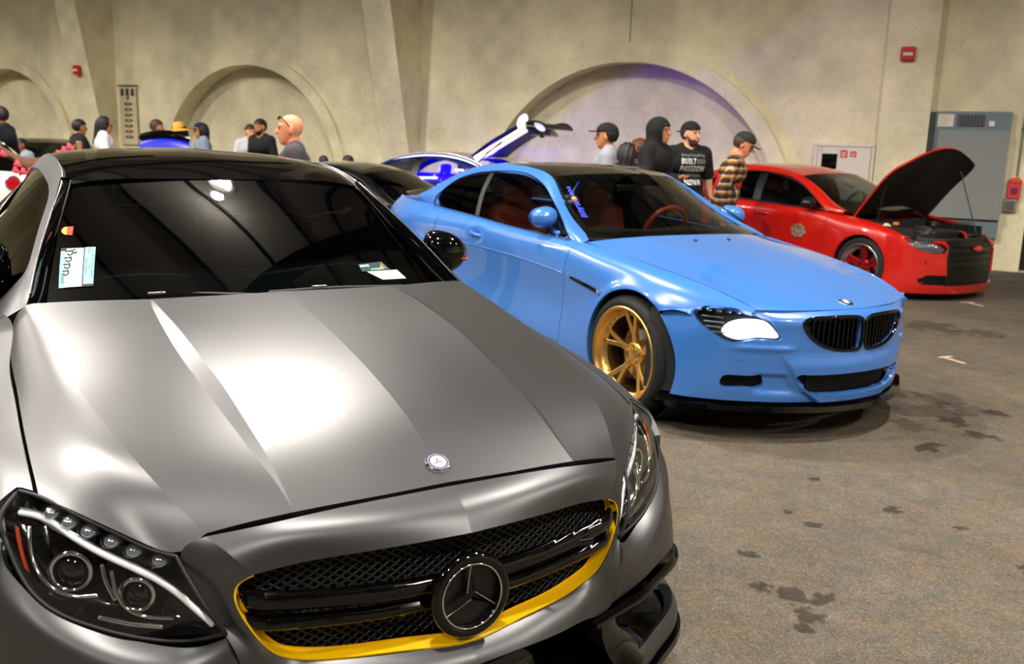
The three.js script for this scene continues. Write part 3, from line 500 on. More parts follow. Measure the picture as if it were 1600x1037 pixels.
  both(s => {
    const md = net(lensRows, { nu: 30, nv: 50 }), f = md.fn, depth = (q, k) => add3(q, norm3([.75, .25, .6]), -k), L = (u, v, d) => { const q = depth(f(u, v), d); return [q[0], q[1], q[2] * s]; };
    const hl = new THREE.Group(); hl.name = 'headlight'; merc.add(hl);
    part('lens', toGeo(sided(flange(md, .01), s)), M.clear, hl, 'clear curved headlight cover');
    const bowl = [0, .12, .5, .88, 1].map((u, i) => [0, .08, .25, .5, .75, .93, 1].map((v, j) => { const d = [.006, .05, .085, .05, .006][i] * [.25, .7, 1, 1, .9, .5, .2][j]; return depth(f(u, v), d + .004); }));
    part('housing', toGeo(sided(net(bowl, { nu: 24, nv: 40 }), s)), M.gloss, hl);
    part('brow_reflector', toGeo(sided(net([[.14, .98], [.18, .8], [.20, .6], [.24, .4]].map(([u, v], i) => [0, .5, 1].map(k => depth(f(u + .12 * k * (1 - i * .15) + .03, v), .03 + .006 * k))), { nu: 8, nv: 20 }), s)), M.chrome, hl);
    // rim line
    const edge = []; for (let i = 0; i <= 30; i++) edge.push(f(0, i / 30)); for (let i = 1; i <= 12; i++) edge.push(f(i / 12, 1)); for (let i = 29; i >= 0; i--) edge.push(f(1, i / 30)); for (let i = 11; i > 0; i--) edge.push(f(i / 12, 0));
    part('seal', tube(edge.map(q => [q[0], q[1], q[2] * s]), .0045, { seg: 120, rad: 6, closed: true }), M.blackPlastic, hl);
    // light guide brow
    const brow = [[.34, .93], [.25, .83], [.225, .72], [.26, .6], [.295, .46], [.325, .30], [.37, .205], [.47, .135], [.66, .08], [.86, .05]].map(([u, v]) => L(u, v, .022));
    part('light_guide', rod(brow, .0062, { seg: 60, rad: 8 }), phy({ color: 0xf4f6fa, roughness: .25, clearcoat: 1 }), hl, 'pale light guide brow');
    part('brow_trim', rod(brow.map(q => add3(q, [-.004, .009, 0])), .0025, { seg: 60, rad: 6 }), M.chrome, hl);
    for (let k = 0; k < 6; k++) { const v = [.15, .30, .41, .52, .62, .73][k], c = L(.125, v, .022), g = part('turn_lamp_cell', new THREE.SphereGeometry(.0175, 16, 12).scale(1, .8, 1.1).translate(...c), phy({ color: 0xd8dce4, metalness: .9, roughness: .12 }), hl); part('cell_lens', new THREE.SphereGeometry(.0195, 16, 12).scale(1, .85, 1.1).translate(...add3(c, [.004, .003, .004 * s])), M.clear, g); }
    for (const [u, v, r] of [[.64, .65, .033], [.63, .35, .028]]) {
      const c = L(u, v, .052), dir = [.86, .08, .42 * s], g = new THREE.Group(); g.name = 'projector'; hl.add(g);
      part('bezel', face(new THREE.TorusGeometry(r * 1.16, .006, 10, 40), c, dir), M.chrome, g); part('bezel_cup', face(lathe([[r * 1.16, 0], [r * .96, -.012], [r * .9, -.03]], 36).rotateX(Math.PI / 2), c, dir), M.steel, g);
      part('projector_lens', face(new THREE.SphereGeometry(r * .93, 28, 18).scale(1, 1, .55), add3(c, dir, -.012), dir), phy({ color: 0x0b0a12, roughness: .03, clearcoat: 1, metalness: .2 }), g);
    }
    part('lens_brow', rod([[.42, .85], [.55, .83], [.67, .81], [.8, .77], [.84, .69], [.79, .59], [.71, .50]].map(([u, v]) => L(u, v, .024)), .0048, { seg: 40, rad: 6 }), M.chrome, hl);
    part('lens_brow', rod([[.44, .42], [.62, .405], [.75, .37], [.79, .31], [.77, .2]].map(([u, v]) => L(u, v, .024)), .0042, { seg: 40, rad: 6 }), M.chrome, hl);
    part('chrome_strip', rod([[.92, .50], [.90, .37], [.87, .25]].map(([u, v]) => L(u, v, .018)), .006, { seg: 20, rad: 8 }), M.chrome, hl);
    part('outer_chrome', rod([[.41, .46], [.54, .445], [.68, .415]].map(([u, v]) => L(u, v, .022)), .0045, { seg: 20, rad: 8 }), M.chrome, hl);
    part('side_reflector', toGeo(sided(net([[[.5, .925], [.7, .885], [.9, .86]].map(([u, v]) => depth(f(u, v), .014)), [[.5, .905], [.7, .86], [.9, .835]].map(([u, v]) => depth(f(u, v), .019))], { nu: 6, nv: 20 }), s)), M.amber, hl, 'amber side reflector');
  });
  // body sides
  const SX = [.37, .25, .1, -.1, -.3, -.55, -.75, -1.1, -1.5, -2.2, -2.84, -3.3, -3.7, -3.92];
  const st_ = (ty, tz, sy, sz, cz, mz, lz) => [[ty, tz], [sy, sz], [.70, cz], [.48, mz], [.25, lz], [.17, lz - .04]];
  const SS = [st_(.762, .764, .748, .80, .845, .86, .86), st_(.801, .767, .785, .812, .868, .885, .88), st_(.835, .769, .815, .83, .885, .9, .89), st_(.87, .768, .843, .836, .89, .9, .89), st_(.906, .764, .868, .836, .886, .89, .885), st_(.965, .742, .912, .82, .88, .875, .875), st_(.975, .775, .935, .838, .88, .872, .872), st_(.985, .79, .945, .85, .885, .872, .87), st_(.995, .795, .955, .858, .89, .875, .87), st_(1.02, .785, .975, .865, .905, .885, .88), st_(1.04, .75, .985, .86, .92, .915, .9), st_(1.05, .70, .985, .80, .87, .87, .85), st_(1.05, .62, .975, .70, .77, .78, .75), st_(1.02, .5, .95, .56, .62, .63, .6)];
  const sideP = SX.map((x, i) => SS[i].map(([y, z]) => [x, y, z]));
  const side0 = net(sideP, { nu: 200, nv: 50 });
  const arch = (cx, r) => (x, y) => Math.hypot(x - cx, y - .345) - r;
  const sideA = clipF(clipF(side0, arch(0, .372)), arch(-2.84, .372));
  const cutX = (y) => -.63 - .06 * Math.max(0, .6 - y), cutR = (y) => -1.98 - .25 * Math.max(0, y - .5);
  const fen = clipF(clipF(sideA, (x, y) => x - cutX(y) - .002), (x, y, z) => .296 + (.774 - y) * .8 + Math.max(0, .79 - z) * 1.25 - x), door = clipF(clipF(sideA, (x, y) => cutX(y) - .002 - x), (x, y) => x - cutR(y) - .002), quarter = clipF(sideA, (x, y) => cutR(y) - .002 - x);
  both(s => {
    part('fender', toGeo(sided(flange(fen, .03), s)), M.satin, merc); const d = part('door', toGeo(sided(flange(door, .02), s)), M.satin, merc); part('rear_quarter', toGeo(sided(flange(quarter, .03), s)), M.satin, merc);
    part('handle', rod([[-1.7, .86, .893 * s], [-1.78, .865, .905 * s], [-1.88, .87, .895 * s]], .011), M.satin, d);
    wheelWell(merc, 0, .345, .37, .86, s); wheelWell(merc, -2.84, .345, .37, .86, s);
    wheel(merc, 0, s, { z: .755, mat: M.blackSatin, kind: 'p', spokes: 10, lip: .03, R: .335, rim: .25 }); wheel(merc, -2.84, s, { z: .755, mat: M.blackSatin, kind: 'p', spokes: 10, lip: .03, R: .335, rim: .25 });
  });
  // glasshouse
  const GE = [[-.655, .985, .668], [-.699, 1.013, .651], [-.861, 1.113, .607], [-1.003, 1.22, .556], [-1.116, 1.306, .515]];          // glass edge, bottom to top
  const wsm = glassNet([[-.475, 1.0, 0], [-.79, 1.185, 0], [-1.08, 1.338, 0]], [[-.655, .985, .668], [-.885, 1.142, .600], [-1.116, 1.306, .515]]);
  part('windshield', toGeo(wsm), M.glass, merc, 'dark tinted windshield'); 
  const PO = [[-.60, 1.0, .70], [-.636, 1.025, .686], [-.768, 1.106, .653], [-.97, 1.228, .590], [-1.17, 1.332, .53], [-1.45, 1.383, .515], [-1.9, 1.40, .507], [-2.4, 1.365, .50], [-2.85, 1.25, .52], [-3.2, 1.12, .58]];   // pillar line, inner
  const PB = [[-.62, .965, .755], [-.68, .972, .765], [-.86, .98, .772], [-1.1, .987, .778], [-1.4, .995, .783], [-1.75, 1.005, .785], [-2.1, 1.015, .79], [-2.5, 1.03, .775], [-2.85, 1.04, .755], [-3.2, 1.045, .715]];   // belt line
  const sideRows = [0, .2, .42, .72, 1].map((t, r) => PO.map((p, i) => { const q = mix3(p, PB[i], t), k = [0, .005, .006, .004, 0][r] * (i === 0 ? .1 : 1); return [q[0], q[1] + k * .5, q[2] + k]; }));
  const cab = net(sideRows, { nu: 30, nv: 110 });
  const dlo = []; for (let i = 0; i <= 50; i++) dlo.push(cab.fn(.96, .05 + .75 * i / 50)); for (let i = 0; i <= 8; i++) dlo.push(cab.fn(.96 - .81 * i / 8, .80 + .02 * i / 8)); for (let i = 0; i <= 50; i++) dlo.push(cab.fn(.15, .82 - .75 * i / 50)); for (let i = 1; i < 8; i++) dlo.push(cab.fn(.15 + .81 * i / 8, .07 - .02 * i / 8));
  both(s => {
    part('pillar_rail', toGeo(sided(flange(clipC(cab, dlo, -1, 0), .02), s)), M.satin, merc); part('side_window', toGeo(sided(offset(clipC(cab, dlo, 1, -.006), -.012), s)), M.tint, merc);
    // black trim between glass and pillar
    const te = curve([...GE, [-1.135, 1.325, .508]], 24), tp = curve([[-.60, 1.0, .70], [-.636, 1.025, .686], [-.768, 1.106, .653], [-.97, 1.228, .590], [-1.17, 1.332, .53]], 24);
    part('pillar_trim', toGeo(sided(flange(net([te, te.map((q, i) => add3(mix3(q, tp[i], .5), [.004, .004, 0])), tp].map(r => r.map(q => add3(q, [.002, .003, 0]))), { nu: 6, nv: 30 }), .008), s)), M.gloss, merc);
    part('trim_strip', tube(te.map(q => [q[0] + .003, q[1] + .006, q[2] * s]), .0028, { seg: 30, rad: 6 }), M.blackSatin, merc);
    part('roof_strip', tube(PO.slice(1, 7).map(q => [q[0] + .002, q[1] + .003, q[2] * s]), .003, { seg: 30, rad: 6 }), M.steel, merc);
    // mirror
    const mg = new THREE.Group(); mg.name = 'mirror'; mg.position.set(-.925, 1.07, .80 * s); mg.rotation.y = .5 * s; merc.add(mg);
    const shell = new THREE.SphereGeometry(1, 32, 24), p = shell.attributes.position; for (let i = 0; i < p.count; i++) { let x = p.getX(i), y = p.getY(i), z = p.getZ(i); x = x < 0 ? x * .35 : x * .9; const tp2 = 1 - .28 * z; p.setXYZ(i, x * .075 * (1 - .2 * z), Math.sign(y) * Math.pow(Math.abs(y), .75) * .084 * tp2, Math.sign(z) * Math.pow(Math.abs(z), .8) * .086); } shell.computeVertexNormals(); if (s < 0) mirrorGeo(shell);
    part('housing', shell, M.gloss, mg); part('mirror_glass', new THREE.CircleGeometry(1, 28).scale(.095, .058, 1).rotateY(-Math.PI / 2).translate(-.027, 0, 0), M.chrome, mg); part('stalk', rod([[.0, -.05, -.06 * s], [.0, -.085, -.10 * s]], .016), M.gloss, mg); part('turn_repeater', new THREE.SphereGeometry(.014, 12, 8).scale(1, .5, 1.2).translate(.03, -.02, .082 * s), M.amber, mg);
  });
  const RC = [[-1.085, 1.342, 0], [-1.3, 1.395, 0], [-1.6, 1.43, 0], [-1.95, 1.44, 0], [-2.35, 1.42, 0], [-2.7, 1.365, 0]], RE = [[-1.135, 1.318, .512], [-1.3, 1.358, .516], [-1.6, 1.390, .511], [-1.95, 1.399, .505], [-2.4, 1.366, .499], [-2.78, 1.272, .515]];
  part('roof', toGeo(flange(net(full(RC.map((c, i) => [c, add3(mix3(c, RE[i], .45), [0, .010, 0]), add3(mix3(c, RE[i], .8), [0, .012, 0]), RE[i]])), { nu: 40, nv: 50 }), .02)), M.gloss, merc, 'gloss black roof panel');
  part('rear_glass', toGeo(net(full([[[-2.7, 1.365, 0], [-2.74, 1.335, .3], [-2.79, 1.268, .52]], [[-3.0, 1.22, 0], [-3.0, 1.2, .32], [-3.0, 1.17, .555]], [[-3.28, 1.1, 0], [-3.25, 1.09, .34], [-3.18, 1.09, .59]]]), { nu: 16, nv: 24 })), M.tint, merc);
  part('trunk_lid', toGeo(flange(net(full([[[-3.26, 1.1, 0], [-3.24, 1.09, .35], [-3.18, 1.07, .66]], [[-3.6, 1.1, 0], [-3.6, 1.09, .35], [-3.55, 1.06, .62]], [[-3.88, 1.08, 0], [-3.87, 1.07, .3], [-3.84, 1.04, .5]], [[-3.97, .95, 0], [-3.96, .95, .3], [-3.92, .93, .52]], [[-3.98, .6, 0], [-3.97, .6, .32], [-3.92, .6, .6]], [[-3.96, .3, 0], [-3.95, .3, .32], [-3.9, .3, .58]]]), { nu: 40, nv: 30 }), .02)), M.satin, merc);
  part('underbody', box(4.2, .06, 1.5, -1.6, .2, 0), M.inside, merc); part('firewall', box(.03, .6, 1.3, -.56, .62, 0), M.inside, merc);
  // cowl, wiper arms, jets
  part('cowl', toGeo(net(full([[[-.43, 1.0, 0], [-.46, .995, .35], [-.57, .975, .70]], [[-.50, 1.0, 0], [-.545, .992, .35], [-.665, .975, .68]]]), { nu: 4, nv: 24 })), M.blackPlastic, merc);
  for (const [a, b, c] of [[[-.49, 1.012, .05], [-.56, 1.018, .3], [-.63, .995, .54]], [[-.54, 1.005, -.5], [-.52, 1.018, -.2], [-.49, 1.02, .03]]]) part('wiper', rod([a, b, c], .006, { seg: 20 }), M.blackPlastic, merc);
  both(s => part('washer_jet', box(.012, .008, .05, -.492 - (s > 0 ? .03 : 0), 1.031, s > 0 ? .36 : -.13, .003), M.steel, merc));
  // cabin
  part('dashboard', toGeo(net(full([[[-.62, 1.0, 0], [-.64, .995, .35], [-.74, .975, .62]], [[-.85, 1.02, 0], [-.86, 1.03, .36], [-.9, .99, .66]], [[-1.08, 1.0, 0], [-1.1, 1.02, .36], [-1.1, .98, .68]], [[-1.14, .88, 0], [-1.16, .88, .36], [-1.14, .86, .68]], [[-1.1, .6, 0], [-1.1, .6, .36], [-1.1, .6, .68]]]), { nu: 24, nv: 30 })), std({ color: 0x2c3a38, roughness: .7 }), merc);
  part('steering_wheel', face(new THREE.TorusGeometry(.18, .017, 10, 40), [-1.24, .97, -.36], [-.9, .35, 0]), M.blackSatin, merc);
  both(s => { const seat = part('seat', merge([new RoundedBoxGeometry(.5, .18, .5, 4, .07).translate(-1.75, .5, .37 * s), new RoundedBoxGeometry(.16, .62, .5, 4, .07).rotateZ(.25).translate(-2.05, .82, .37 * s)]), M.blackSatin, merc); part('headrest', new RoundedBoxGeometry(.1, .18, .26, 4, .045).rotateZ(.2).translate(-2.13, 1.2, .37 * s), M.blackSatin, seat); });
  part('rear_mirror', merge([new RoundedBoxGeometry(.03, .06, .22, 3, .014).translate(-1.16, 1.24, 0), rod([[-1.1, 1.32, 0], [-1.15, 1.26, 0]], .008)]), M.blackSatin, merc);
  // stickers on the glass
  const f = wsm.fn, up = [.0015, .003, 0];
  part('window_sticker', sheetOn(f, [[.656, .987], [.647, .955], [.57, .953], [.587, .982]], up), std({ roughness: .5, transparent: true, alphaTest: .5, map: canvasTex(160, 112, (c) => { c.clearRect(0, 0, 160, 112); c.fillStyle = '#f2b81c'; c.beginPath(); c.ellipse(78, 56, 76, 54, 0, 0, 7); c.fill(); c.fillStyle = '#e8301a'; c.fillRect(72, 2, 84, 108); }) }), merc, 'small yellow and red sticker');
  part('dealer_papers', sheetOn(f, [[.471, .974], [.451, .892], [.146, .892], [.142, .963]], up), std({ roughness: .6, map: canvasTex(440, 500, (c) => {
    c.fillStyle = '#07090a'; c.fillRect(0, 0, 440, 500); c.fillStyle = '#7fb9c4'; c.fillRect(0, 40, 84, 460); c.fillStyle = '#c6ecdf'; c.fillRect(70, 10, 222, 484); c.fillStyle = '#86c3c6'; c.fillRect(308, 0, 132, 470);
    c.save(); c.translate(8, 330); c.rotate(Math.PI / 2); c.fillStyle = '#12323a'; c.font = 'bold 56px sans-serif'; c.fillText('6900', 0, -14); c.restore(); c.fillStyle = '#456'; for (let i = 0; i < 9; i++) { c.fillRect(160 + i * 14, 60, 3, 250 + (i * 61) % 90); } c.fillRect(210, 20, 60, 8); c.fillRect(215, 36, 44, 6);
    c.strokeStyle = '#06080a'; c.lineWidth = 20; c.lineCap = 'round'; for (let i = 0; i < 4; i++) { c.beginPath(); c.arc(118 - i * 12, 60 + i * 84, 34, -.9, 2.6); c.stroke(); c.beginPath(); c.moveTo(60 - i * 4, 44 + i * 84); c.lineTo(150 - i * 12, 44 + i * 84); c.stroke(); } for (const [x, y] of [[170, 30], [196, 62], [178, 70]]) { c.beginPath(); c.arc(x, y, 4, 0, 7); c.stroke(); }
    c.strokeStyle = '#1d4650'; c.lineWidth = 6; c.beginPath(); c.arc(374, 44, 30, 0, 7); c.stroke(); for (let k = 0; k < 3; k++) { const a = k * 2.0944; c.beginPath(); c.moveTo(374, 44); c.lineTo(374 + Math.cos(a) * 30, 44 + Math.sin(a) * 30); c.stroke(); }
    c.fillStyle = '#163a44'; c.font = 'bold 40px sans-serif'; for (const [t, x, y, w] of [['MERCEDES BENZ', 400, 90, 360], ['OF', 362, 240, 60], ['SAN DIEGO', 322, 140, 260]]) { c.save(); c.translate(x, y); c.rotate(Math.PI / 2); c.fillText(t, 0, 0, w); c.restore(); } }) }), merc, 'pale green dealer papers with printed text');
  part('show_pass', sheetOn(f, [[.217, .252], [.237, .171], [.165, .16], [.157, .255]], up), std({ roughness: .5, map: canvasTex(256, 128, (c) => { c.fillStyle = '#123438'; c.fillRect(0, 0, 256, 128); c.fillStyle = '#d8ece4'; for (let i = 0; i < 4; i++) c.fillRect(8 + i * 24, 20, 16, 32); c.strokeStyle = '#c88a3a'; c.lineWidth = 5; for (let i = 0; i < 5; i++) { c.beginPath(); c.moveTo(150, 120 - i * 6); c.lineTo(250, 10 + i * 22); c.stroke(); } c.fillStyle = '#8ad0b0'; c.fillRect(90, 92, 120, 16); }) }), merc, 'dark show pass');
  part('show_card', sheetOn(f, [[.155, .24], [.163, .138], [.085, .128], [.086, .208]], up), std({ roughness: .6, map: canvasTex(256, 128, (c) => { c.fillStyle = '#bfe6d2'; c.fillRect(0, 0, 256, 128); c.fillStyle = '#7aa596'; for (let i = 0; i < 5; i++) c.fillRect(30, 22 + i * 14, 90 + (i * 53) % 90, 4); }) }), merc, 'pale green card');
}
// ---------------------------------------------------------------- the sky blue coupe
const blueCar = carGroup('blue_coupe', 'sky blue coupe with gold wheels and dark carbon roof', [1.40669, -5.5601, .53775]);
{
  const car = blueCar, B = M.blue;
  M.carbon = phy({ color: 0x17140f, roughness: .25, clearcoat: 1, clearcoatRoughness: .03 });
  // hood
  const CTR = [[.846, .702], [.80, .716], [.72, .735], [.60, .765], [.4, .815], [.15, .87], [-.1, .916], [-.3, .951], [-.435, .974]];
  const CUT = [[.695, .704, .576], [.60, .744, .625], [.502, .772, .65], [.235, .825, .70], [.05, .853, .722], [-.147, .879, .738], [-.4, .905, .752], [-.595, .926, .762]];
  const xi = [.846, .78, .66, .48, .25, .02, -.2, -.36, -.435], xc = [.695, .64, .55, .4, .2, -.02, -.25, -.45, -.595];
  const hood = xi.map((x, i) => {
    const c = splineTab(CTR, x)[0], k = splineTab(CUT, xc[i]), E = [xc[i], k[0], k[1]], x3 = lerp(x, xc[i], i < 2 ? .28 : .3), h = [0, .002, .006, .01, .011, .009, .006, .003, 0][i];
    const zc = E[2];
    return [[x, c, 0], [lerp(x, xc[i], .06), lerp(c, E[1], .04), zc * .25], [lerp(x, xc[i], .26), lerp(c, E[1], .17) + h * .3, zc * .5], [lerp(x, xc[i], .36), lerp(c, E[1], .27) + h * .2, zc * .60], [lerp(x, xc[i], .62), lerp(c, E[1], .52) - h * .35, zc * .78], E];
  });
  part('hood', toGeo(flange(net(full(hood), { nu: 70, nv: 90 }), .014)), B, car);
  const roundel = canvasTex(256, 256, (c) => { c.fillStyle = '#15161a'; c.fillRect(0, 0, 256, 256); c.save(); c.translate(128, 128); const q = ['#2e86d8', '#f2f4f6', '#2e86d8', '#f2f4f6']; for (let k = 0; k < 4; k++) { c.fillStyle = q[k]; c.beginPath(); c.moveTo(0, 0); c.arc(0, 0, 72, -Math.PI / 2 - (k + 1) * Math.PI / 2, -Math.PI / 2 - k * Math.PI / 2); c.fill(); } c.strokeStyle = '#d8dade'; c.lineWidth = 6; c.beginPath(); c.arc(0, 0, 74, 0, 7); c.stroke(); c.fillStyle = '#f0f0f0'; c.font = 'bold 40px sans-serif'; c.textAlign = 'center'; for (const [ch, a] of [['B', -.62], ['M', 0], ['W', .62]]) { c.save(); c.rotate(a); c.fillText(ch, 0, -82); c.restore(); } c.restore(); });
  const hb = part('hood_badge', face(lathe([[0, .004], [.036, .004], [.040, .001], [.042, -.006]], 40).rotateX(Math.PI / 2), [.772, .7235, 0], [.28, .96, 0], [-1, .3, 0]), M.chrome, car, 'round blue and white quartered emblem');
  part('badge_face', face(new THREE.CircleGeometry(.0365, 40), [.7733, .7279, 0], [.28, .96, 0], [-1, .3, 0]), std({ map: roundel, roughness: .2 }), hb);
  both(s => part('washer_jet', merge([new THREE.SphereGeometry(.012, 12, 8).scale(1, .6, 1).translate(-.30, .953, .14 * s)]), M.blackSatin, car));

  // sides
  const SX = [.70, .58, .45, .3, .12, -.1, -.35, -.6, -.9, -1.3, -1.9, -2.4, -2.8, -3.2, -3.55, -3.80, -3.88];
  const S = (ty, tz, sy, sz, cy, cz, mz, lz) => [[ty, tz], [sy, sz], [cy, cz], [.5, mz], [.28, lz], [.19, lz - .012]];
  const SS = [S(.708, .592, .70, .615, .665, .66, .70, .70), S(.748, .637, .72, .69, .665, .73, .765, .765), S(.784, .668, .75, .745, .67, .805, .84, .85), S(.814, .698, .78, .79, .68, .86, .885, .885), S(.842, .722, .808, .82, .69, .892, .905, .90), S(.873, .742, .835, .84, .695, .902, .908, .902), S(.903, .757, .86, .86, .71, .90, .90, .895), S(.926, .80, .885, .872, .733, .90, .885, .888), S(.938, .825, .895, .88, .752, .90, .88, .885), S(.952, .83, .905, .885, .768, .90, .88, .885), S(.985, .828, .93, .888, .782, .905, .885, .89), S(1.005, .818, .945, .895, .788, .918, .915, .905), S(1.018, .80, .95, .895, .79, .928, .925, .908), S(1.025, .76, .95, .86, .79, .90, .895, .88), S(1.028, .69, .945, .79, .785, .835, .84, .82), S(1.028, .60, .935, .68, .775, .735, .745, .725), S(1.02, .55, .92, .60, .76, .65, .66, .64)];
  const side0 = net(SX.map((x, i) => SS[i].map(([y, z]) => [x, y, z])), { nu: 240, nv: 60, bv: [2] });
  const AC = [.04, .352], AR = .378;
  const arch = (cx, cy, r) => (x, y) => Math.hypot(x - cx, y - cy) - r;
  // flared lips round the arches
  displace(side0, (x, y, z) => { let f = 0; for (const cx of [AC[0], -2.775]) { const d = Math.hypot(x - cx, y - AC[1]) - AR; if (d > -.03 && y > .2) f = Math.max(f, .012 * Math.exp(-(((d - .01) / .035) ** 2))); } f -= .022 * Math.exp(-(((x + 1.80) / .055) ** 2) - ((y - .862) / .035) ** 2); return [0, 0, f]; });
  const sideA = clipF(clipF(side0, arch(AC[0], AC[1], AR)), arch(-2.775, AC[1], AR));
  const headTop = [[.27, .642], [.345, .657], [.45, .670], [.468, .678], [.495, .704], [.613, .707], [.705, .692], [.8, .68]], ht = (x) => interp(headTop.map(q => q[0]), headTop.map(q => q[1]), x);
  const cutF = (y) => -.635 + .03 * clamp((y - .7) / .22, -1.6, 1), cutR = (y) => -2.02 + .12 * sstep(.86, .99, y);
  const sillTop = (x) => .285 + .03 * (-x - .6) / 1.4;
  const up = clipF(clipF(sideA, (x, y) => (x > .26 ? y - ht(x) - .002 : 1)), () => 1);
  const fen = clipF(clipF(up, (x, y) => x - cutF(y) - .0022), (x, y) => x > -.33 ? 1 : 1);
  const doorP = clipF(clipF(clipF(sideA, (x, y) => cutF(y) - .0022 - x), (x, y) => x - cutR(y) - .0022), (x, y) => y - sillTop(x) - .002);
  const sill = clipF(clipF(clipF(sideA, (x, y) => cutF(y) + .3 - x), (x, y) => x - cutR(y) + .4), (x, y) => Math.min(sillTop(x) - .002 - y, cutF(y) - x, x - cutR(y)));
  const quarter = clipF(sideA, (x, y) => cutR(y) - .0022 - x);
  // glasshouse
  const RT = [[-.605, .938, .742], [-.70, .972, .705], [-.896, 1.042, .662], [-1.148, 1.183, .603], [-1.34, 1.293, .552], [-1.55, 1.342, .54], [-1.85, 1.365, .54], [-2.15, 1.36, .55], [-2.45, 1.325, .575], [-2.68, 1.255, .622], [-2.87, 1.155, .69], [-3.03, 1.07, .745]];
  const BT = [[-.59, .917, .80], [-.66, .931, .808], [-.80, .936, .818], [-.98, .942, .825], [-1.2, .949, .83], [-1.45, .960, .83], [-1.75, .976, .83], [-2.05, .992, .825], [-2.35, 1.004, .82], [-2.6, 1.012, .81], [-2.82, 1.019, .799], [-3.03, 1.023, .78]];
  const cabP = [0, .12, .3, .65, 1].map((t, r) => RT.map((p, i) => { const q = mix3(p, BT[i], t), k = [0, .022, .034, .03, 0][r] * (i === 0 ? .08 : i === 1 ? .5 : 1); return [q[0], q[1] + k * .55, q[2] + k]; }));
  const cab = net(cabP, { nu: 40, nv: 160 });
  const dlo = [...curve([[-.70, .938, .825], [-1.337, .958, .84], [-1.941, .99, .84], [-2.5, 1.014, .83], [-2.66, 1.022, .815]], 40), ...curve([[-2.70, 1.06, .80], [-2.664, 1.095, .78], [-2.54, 1.206, .70], [-2.311, 1.273, .66], [-2.036, 1.306, .635], [-1.66, 1.316, .63], [-1.467, 1.294, .635], [-1.269, 1.237, .66], [-1.08, 1.143, .705], [-.901, 1.05, .755], [-.74, .955, .81]], 60)];
  // front bumper skin
  const PZ = [0, .1, .2, .3, .4, .5, .6, .7, .78, .84, .875, .895], PX = [.905, .90, .885, .857, .82, .77, .705, .63, .55, .455, .37, .30];
  const topY = [.700, .700, .698, .695, .692, .692, .697, .703, .703, .682, .672, .66], topO = [-.052, -.052, -.052, -.052, -.05, -.048, -.03, -.015, -.006, -.003, 0, 0];
  const rowsY = [[null], [.66, -.008], [.60, 0], [.52, .002], [.44, 0], [.36, -.004], [.29, -.008], [.215, -.02]];
  const bp = rowsY.map((r, i) => PZ.map((z, j) => i === 0 ? [PX[j] + topO[j], topY[j], z] : [PX[j] + r[1] * (j > 8 ? .4 : 1), j > 8 ? lerp(topY[j], r[0], i === 1 ? .35 : 1) : r[0], z + (i > 1 && j > 8 ? .006 : 0)]));
  { const sq = [[.035, .028, .022], [.03, .024, .018], [.012, .01, .006]]; for (let i = 0; i < 3; i++) for (let j = 9; j < 12; j++) bp[i][j][2] -= sq[i][j - 9]; }
  const bm = net(full(bp), { nu: 120, nv: 320 });
  const Vz = (y) => interp([.215, .275, .371, .468, .53], [.262, .348, .415, .475, .5], y);
  displace(bm, (x, y, z) => {                              // chin inside the V edge stands proud; scoop beside it; brow under the lamp
    const a = Math.abs(z); let d = 0;
    if (y < .5) { const e = Vz(y) - a; d += .018 * sstep(-.004, .007, e) * sstep(.5, .40, y); }
    d -= .022 * sstep(.60, .54, a) * sstep(-.002, -.05, Vz(y) - a) * sstep(.245, .29, y) * sstep(.375, .345, y);
    d += .010 * Math.exp(-(((y - .505) / .016) ** 2)) * sstep(.38, .46, a) * sstep(.75, .62, a);
    return [d, 0, 0];
  });
  const HL = [[.463, .681, .822], [.491, .702, .804], [.55, .7035, .755], [.613, .703, .695], [.665, .697, .63], [.705, .689, .569], [.728, .662, .533], [.752, .60, .49], [.769, .554, .463], [.734, .550, .525], [.689, .549, .594], [.636, .527, .665], [.60, .538, .708], [.581, .555, .728], [.519, .608, .787], [.475, .655, .817]];
  const hlo = roundRectPts(HL, 120), mir = (c) => c.map(q => [q[0], q[1], -q[2]]);
  const kid = roundRectPts([[.903, .655, .018], [.901, .668, .045], [.89, .674, .14], [.868, .673, .262], [.838, .664, .352], [.83, .645, .376], [.838, .593, .352], [.86, .535, .286], [.885, .502, .19], [.90, .492, .08], [.904, .498, .03], [.905, .53, .014], [.905, .60, .012]], 120);
  const cin = roundRectPts([[.816, .366, .395], [.86, .369, .28], [.90, .371, .1], [.905, .371, 0], [.90, .371, -.1], [.86, .369, -.28], [.816, .366, -.395], [.83, .315, -.362], [.853, .268, -.30], [.88, .258, -.2], [.905, .255, 0], [.88, .258, .2], [.853, .268, .30], [.83, .315, .362]], 160);
  const sin = roundRectPts([[.612, .336, .718], [.626, .353, .705], [.68, .356, .63], [.738, .354, .552], [.744, .34, .544], [.744, .30, .542], [.735, .29, .552], [.68, .287, .63], [.622, .286, .71], [.61, .30, .72]], 100);
  let bsk = bm; for (const [c, g] of [[hlo, 0], [mir(hlo), 0], [kid, 0], [mir(kid), 0], [cin, 0], [sin, 0], [mir(sin), 0]]) bsk = clipC(bsk, c, -1, g);
  bsk = clipF(bsk, (x, y, z) => Math.hypot(x - AC[0], y - AC[1]) - AR);
  part('front_bumper', toGeo(flange(bsk, .035)), B, car);
  part('bumper_backing', toGeo(displace(net(full(bp.slice(1)), { nu: 10, nv: 40 }), () => [-.09, 0, 0])), M.inside, car);
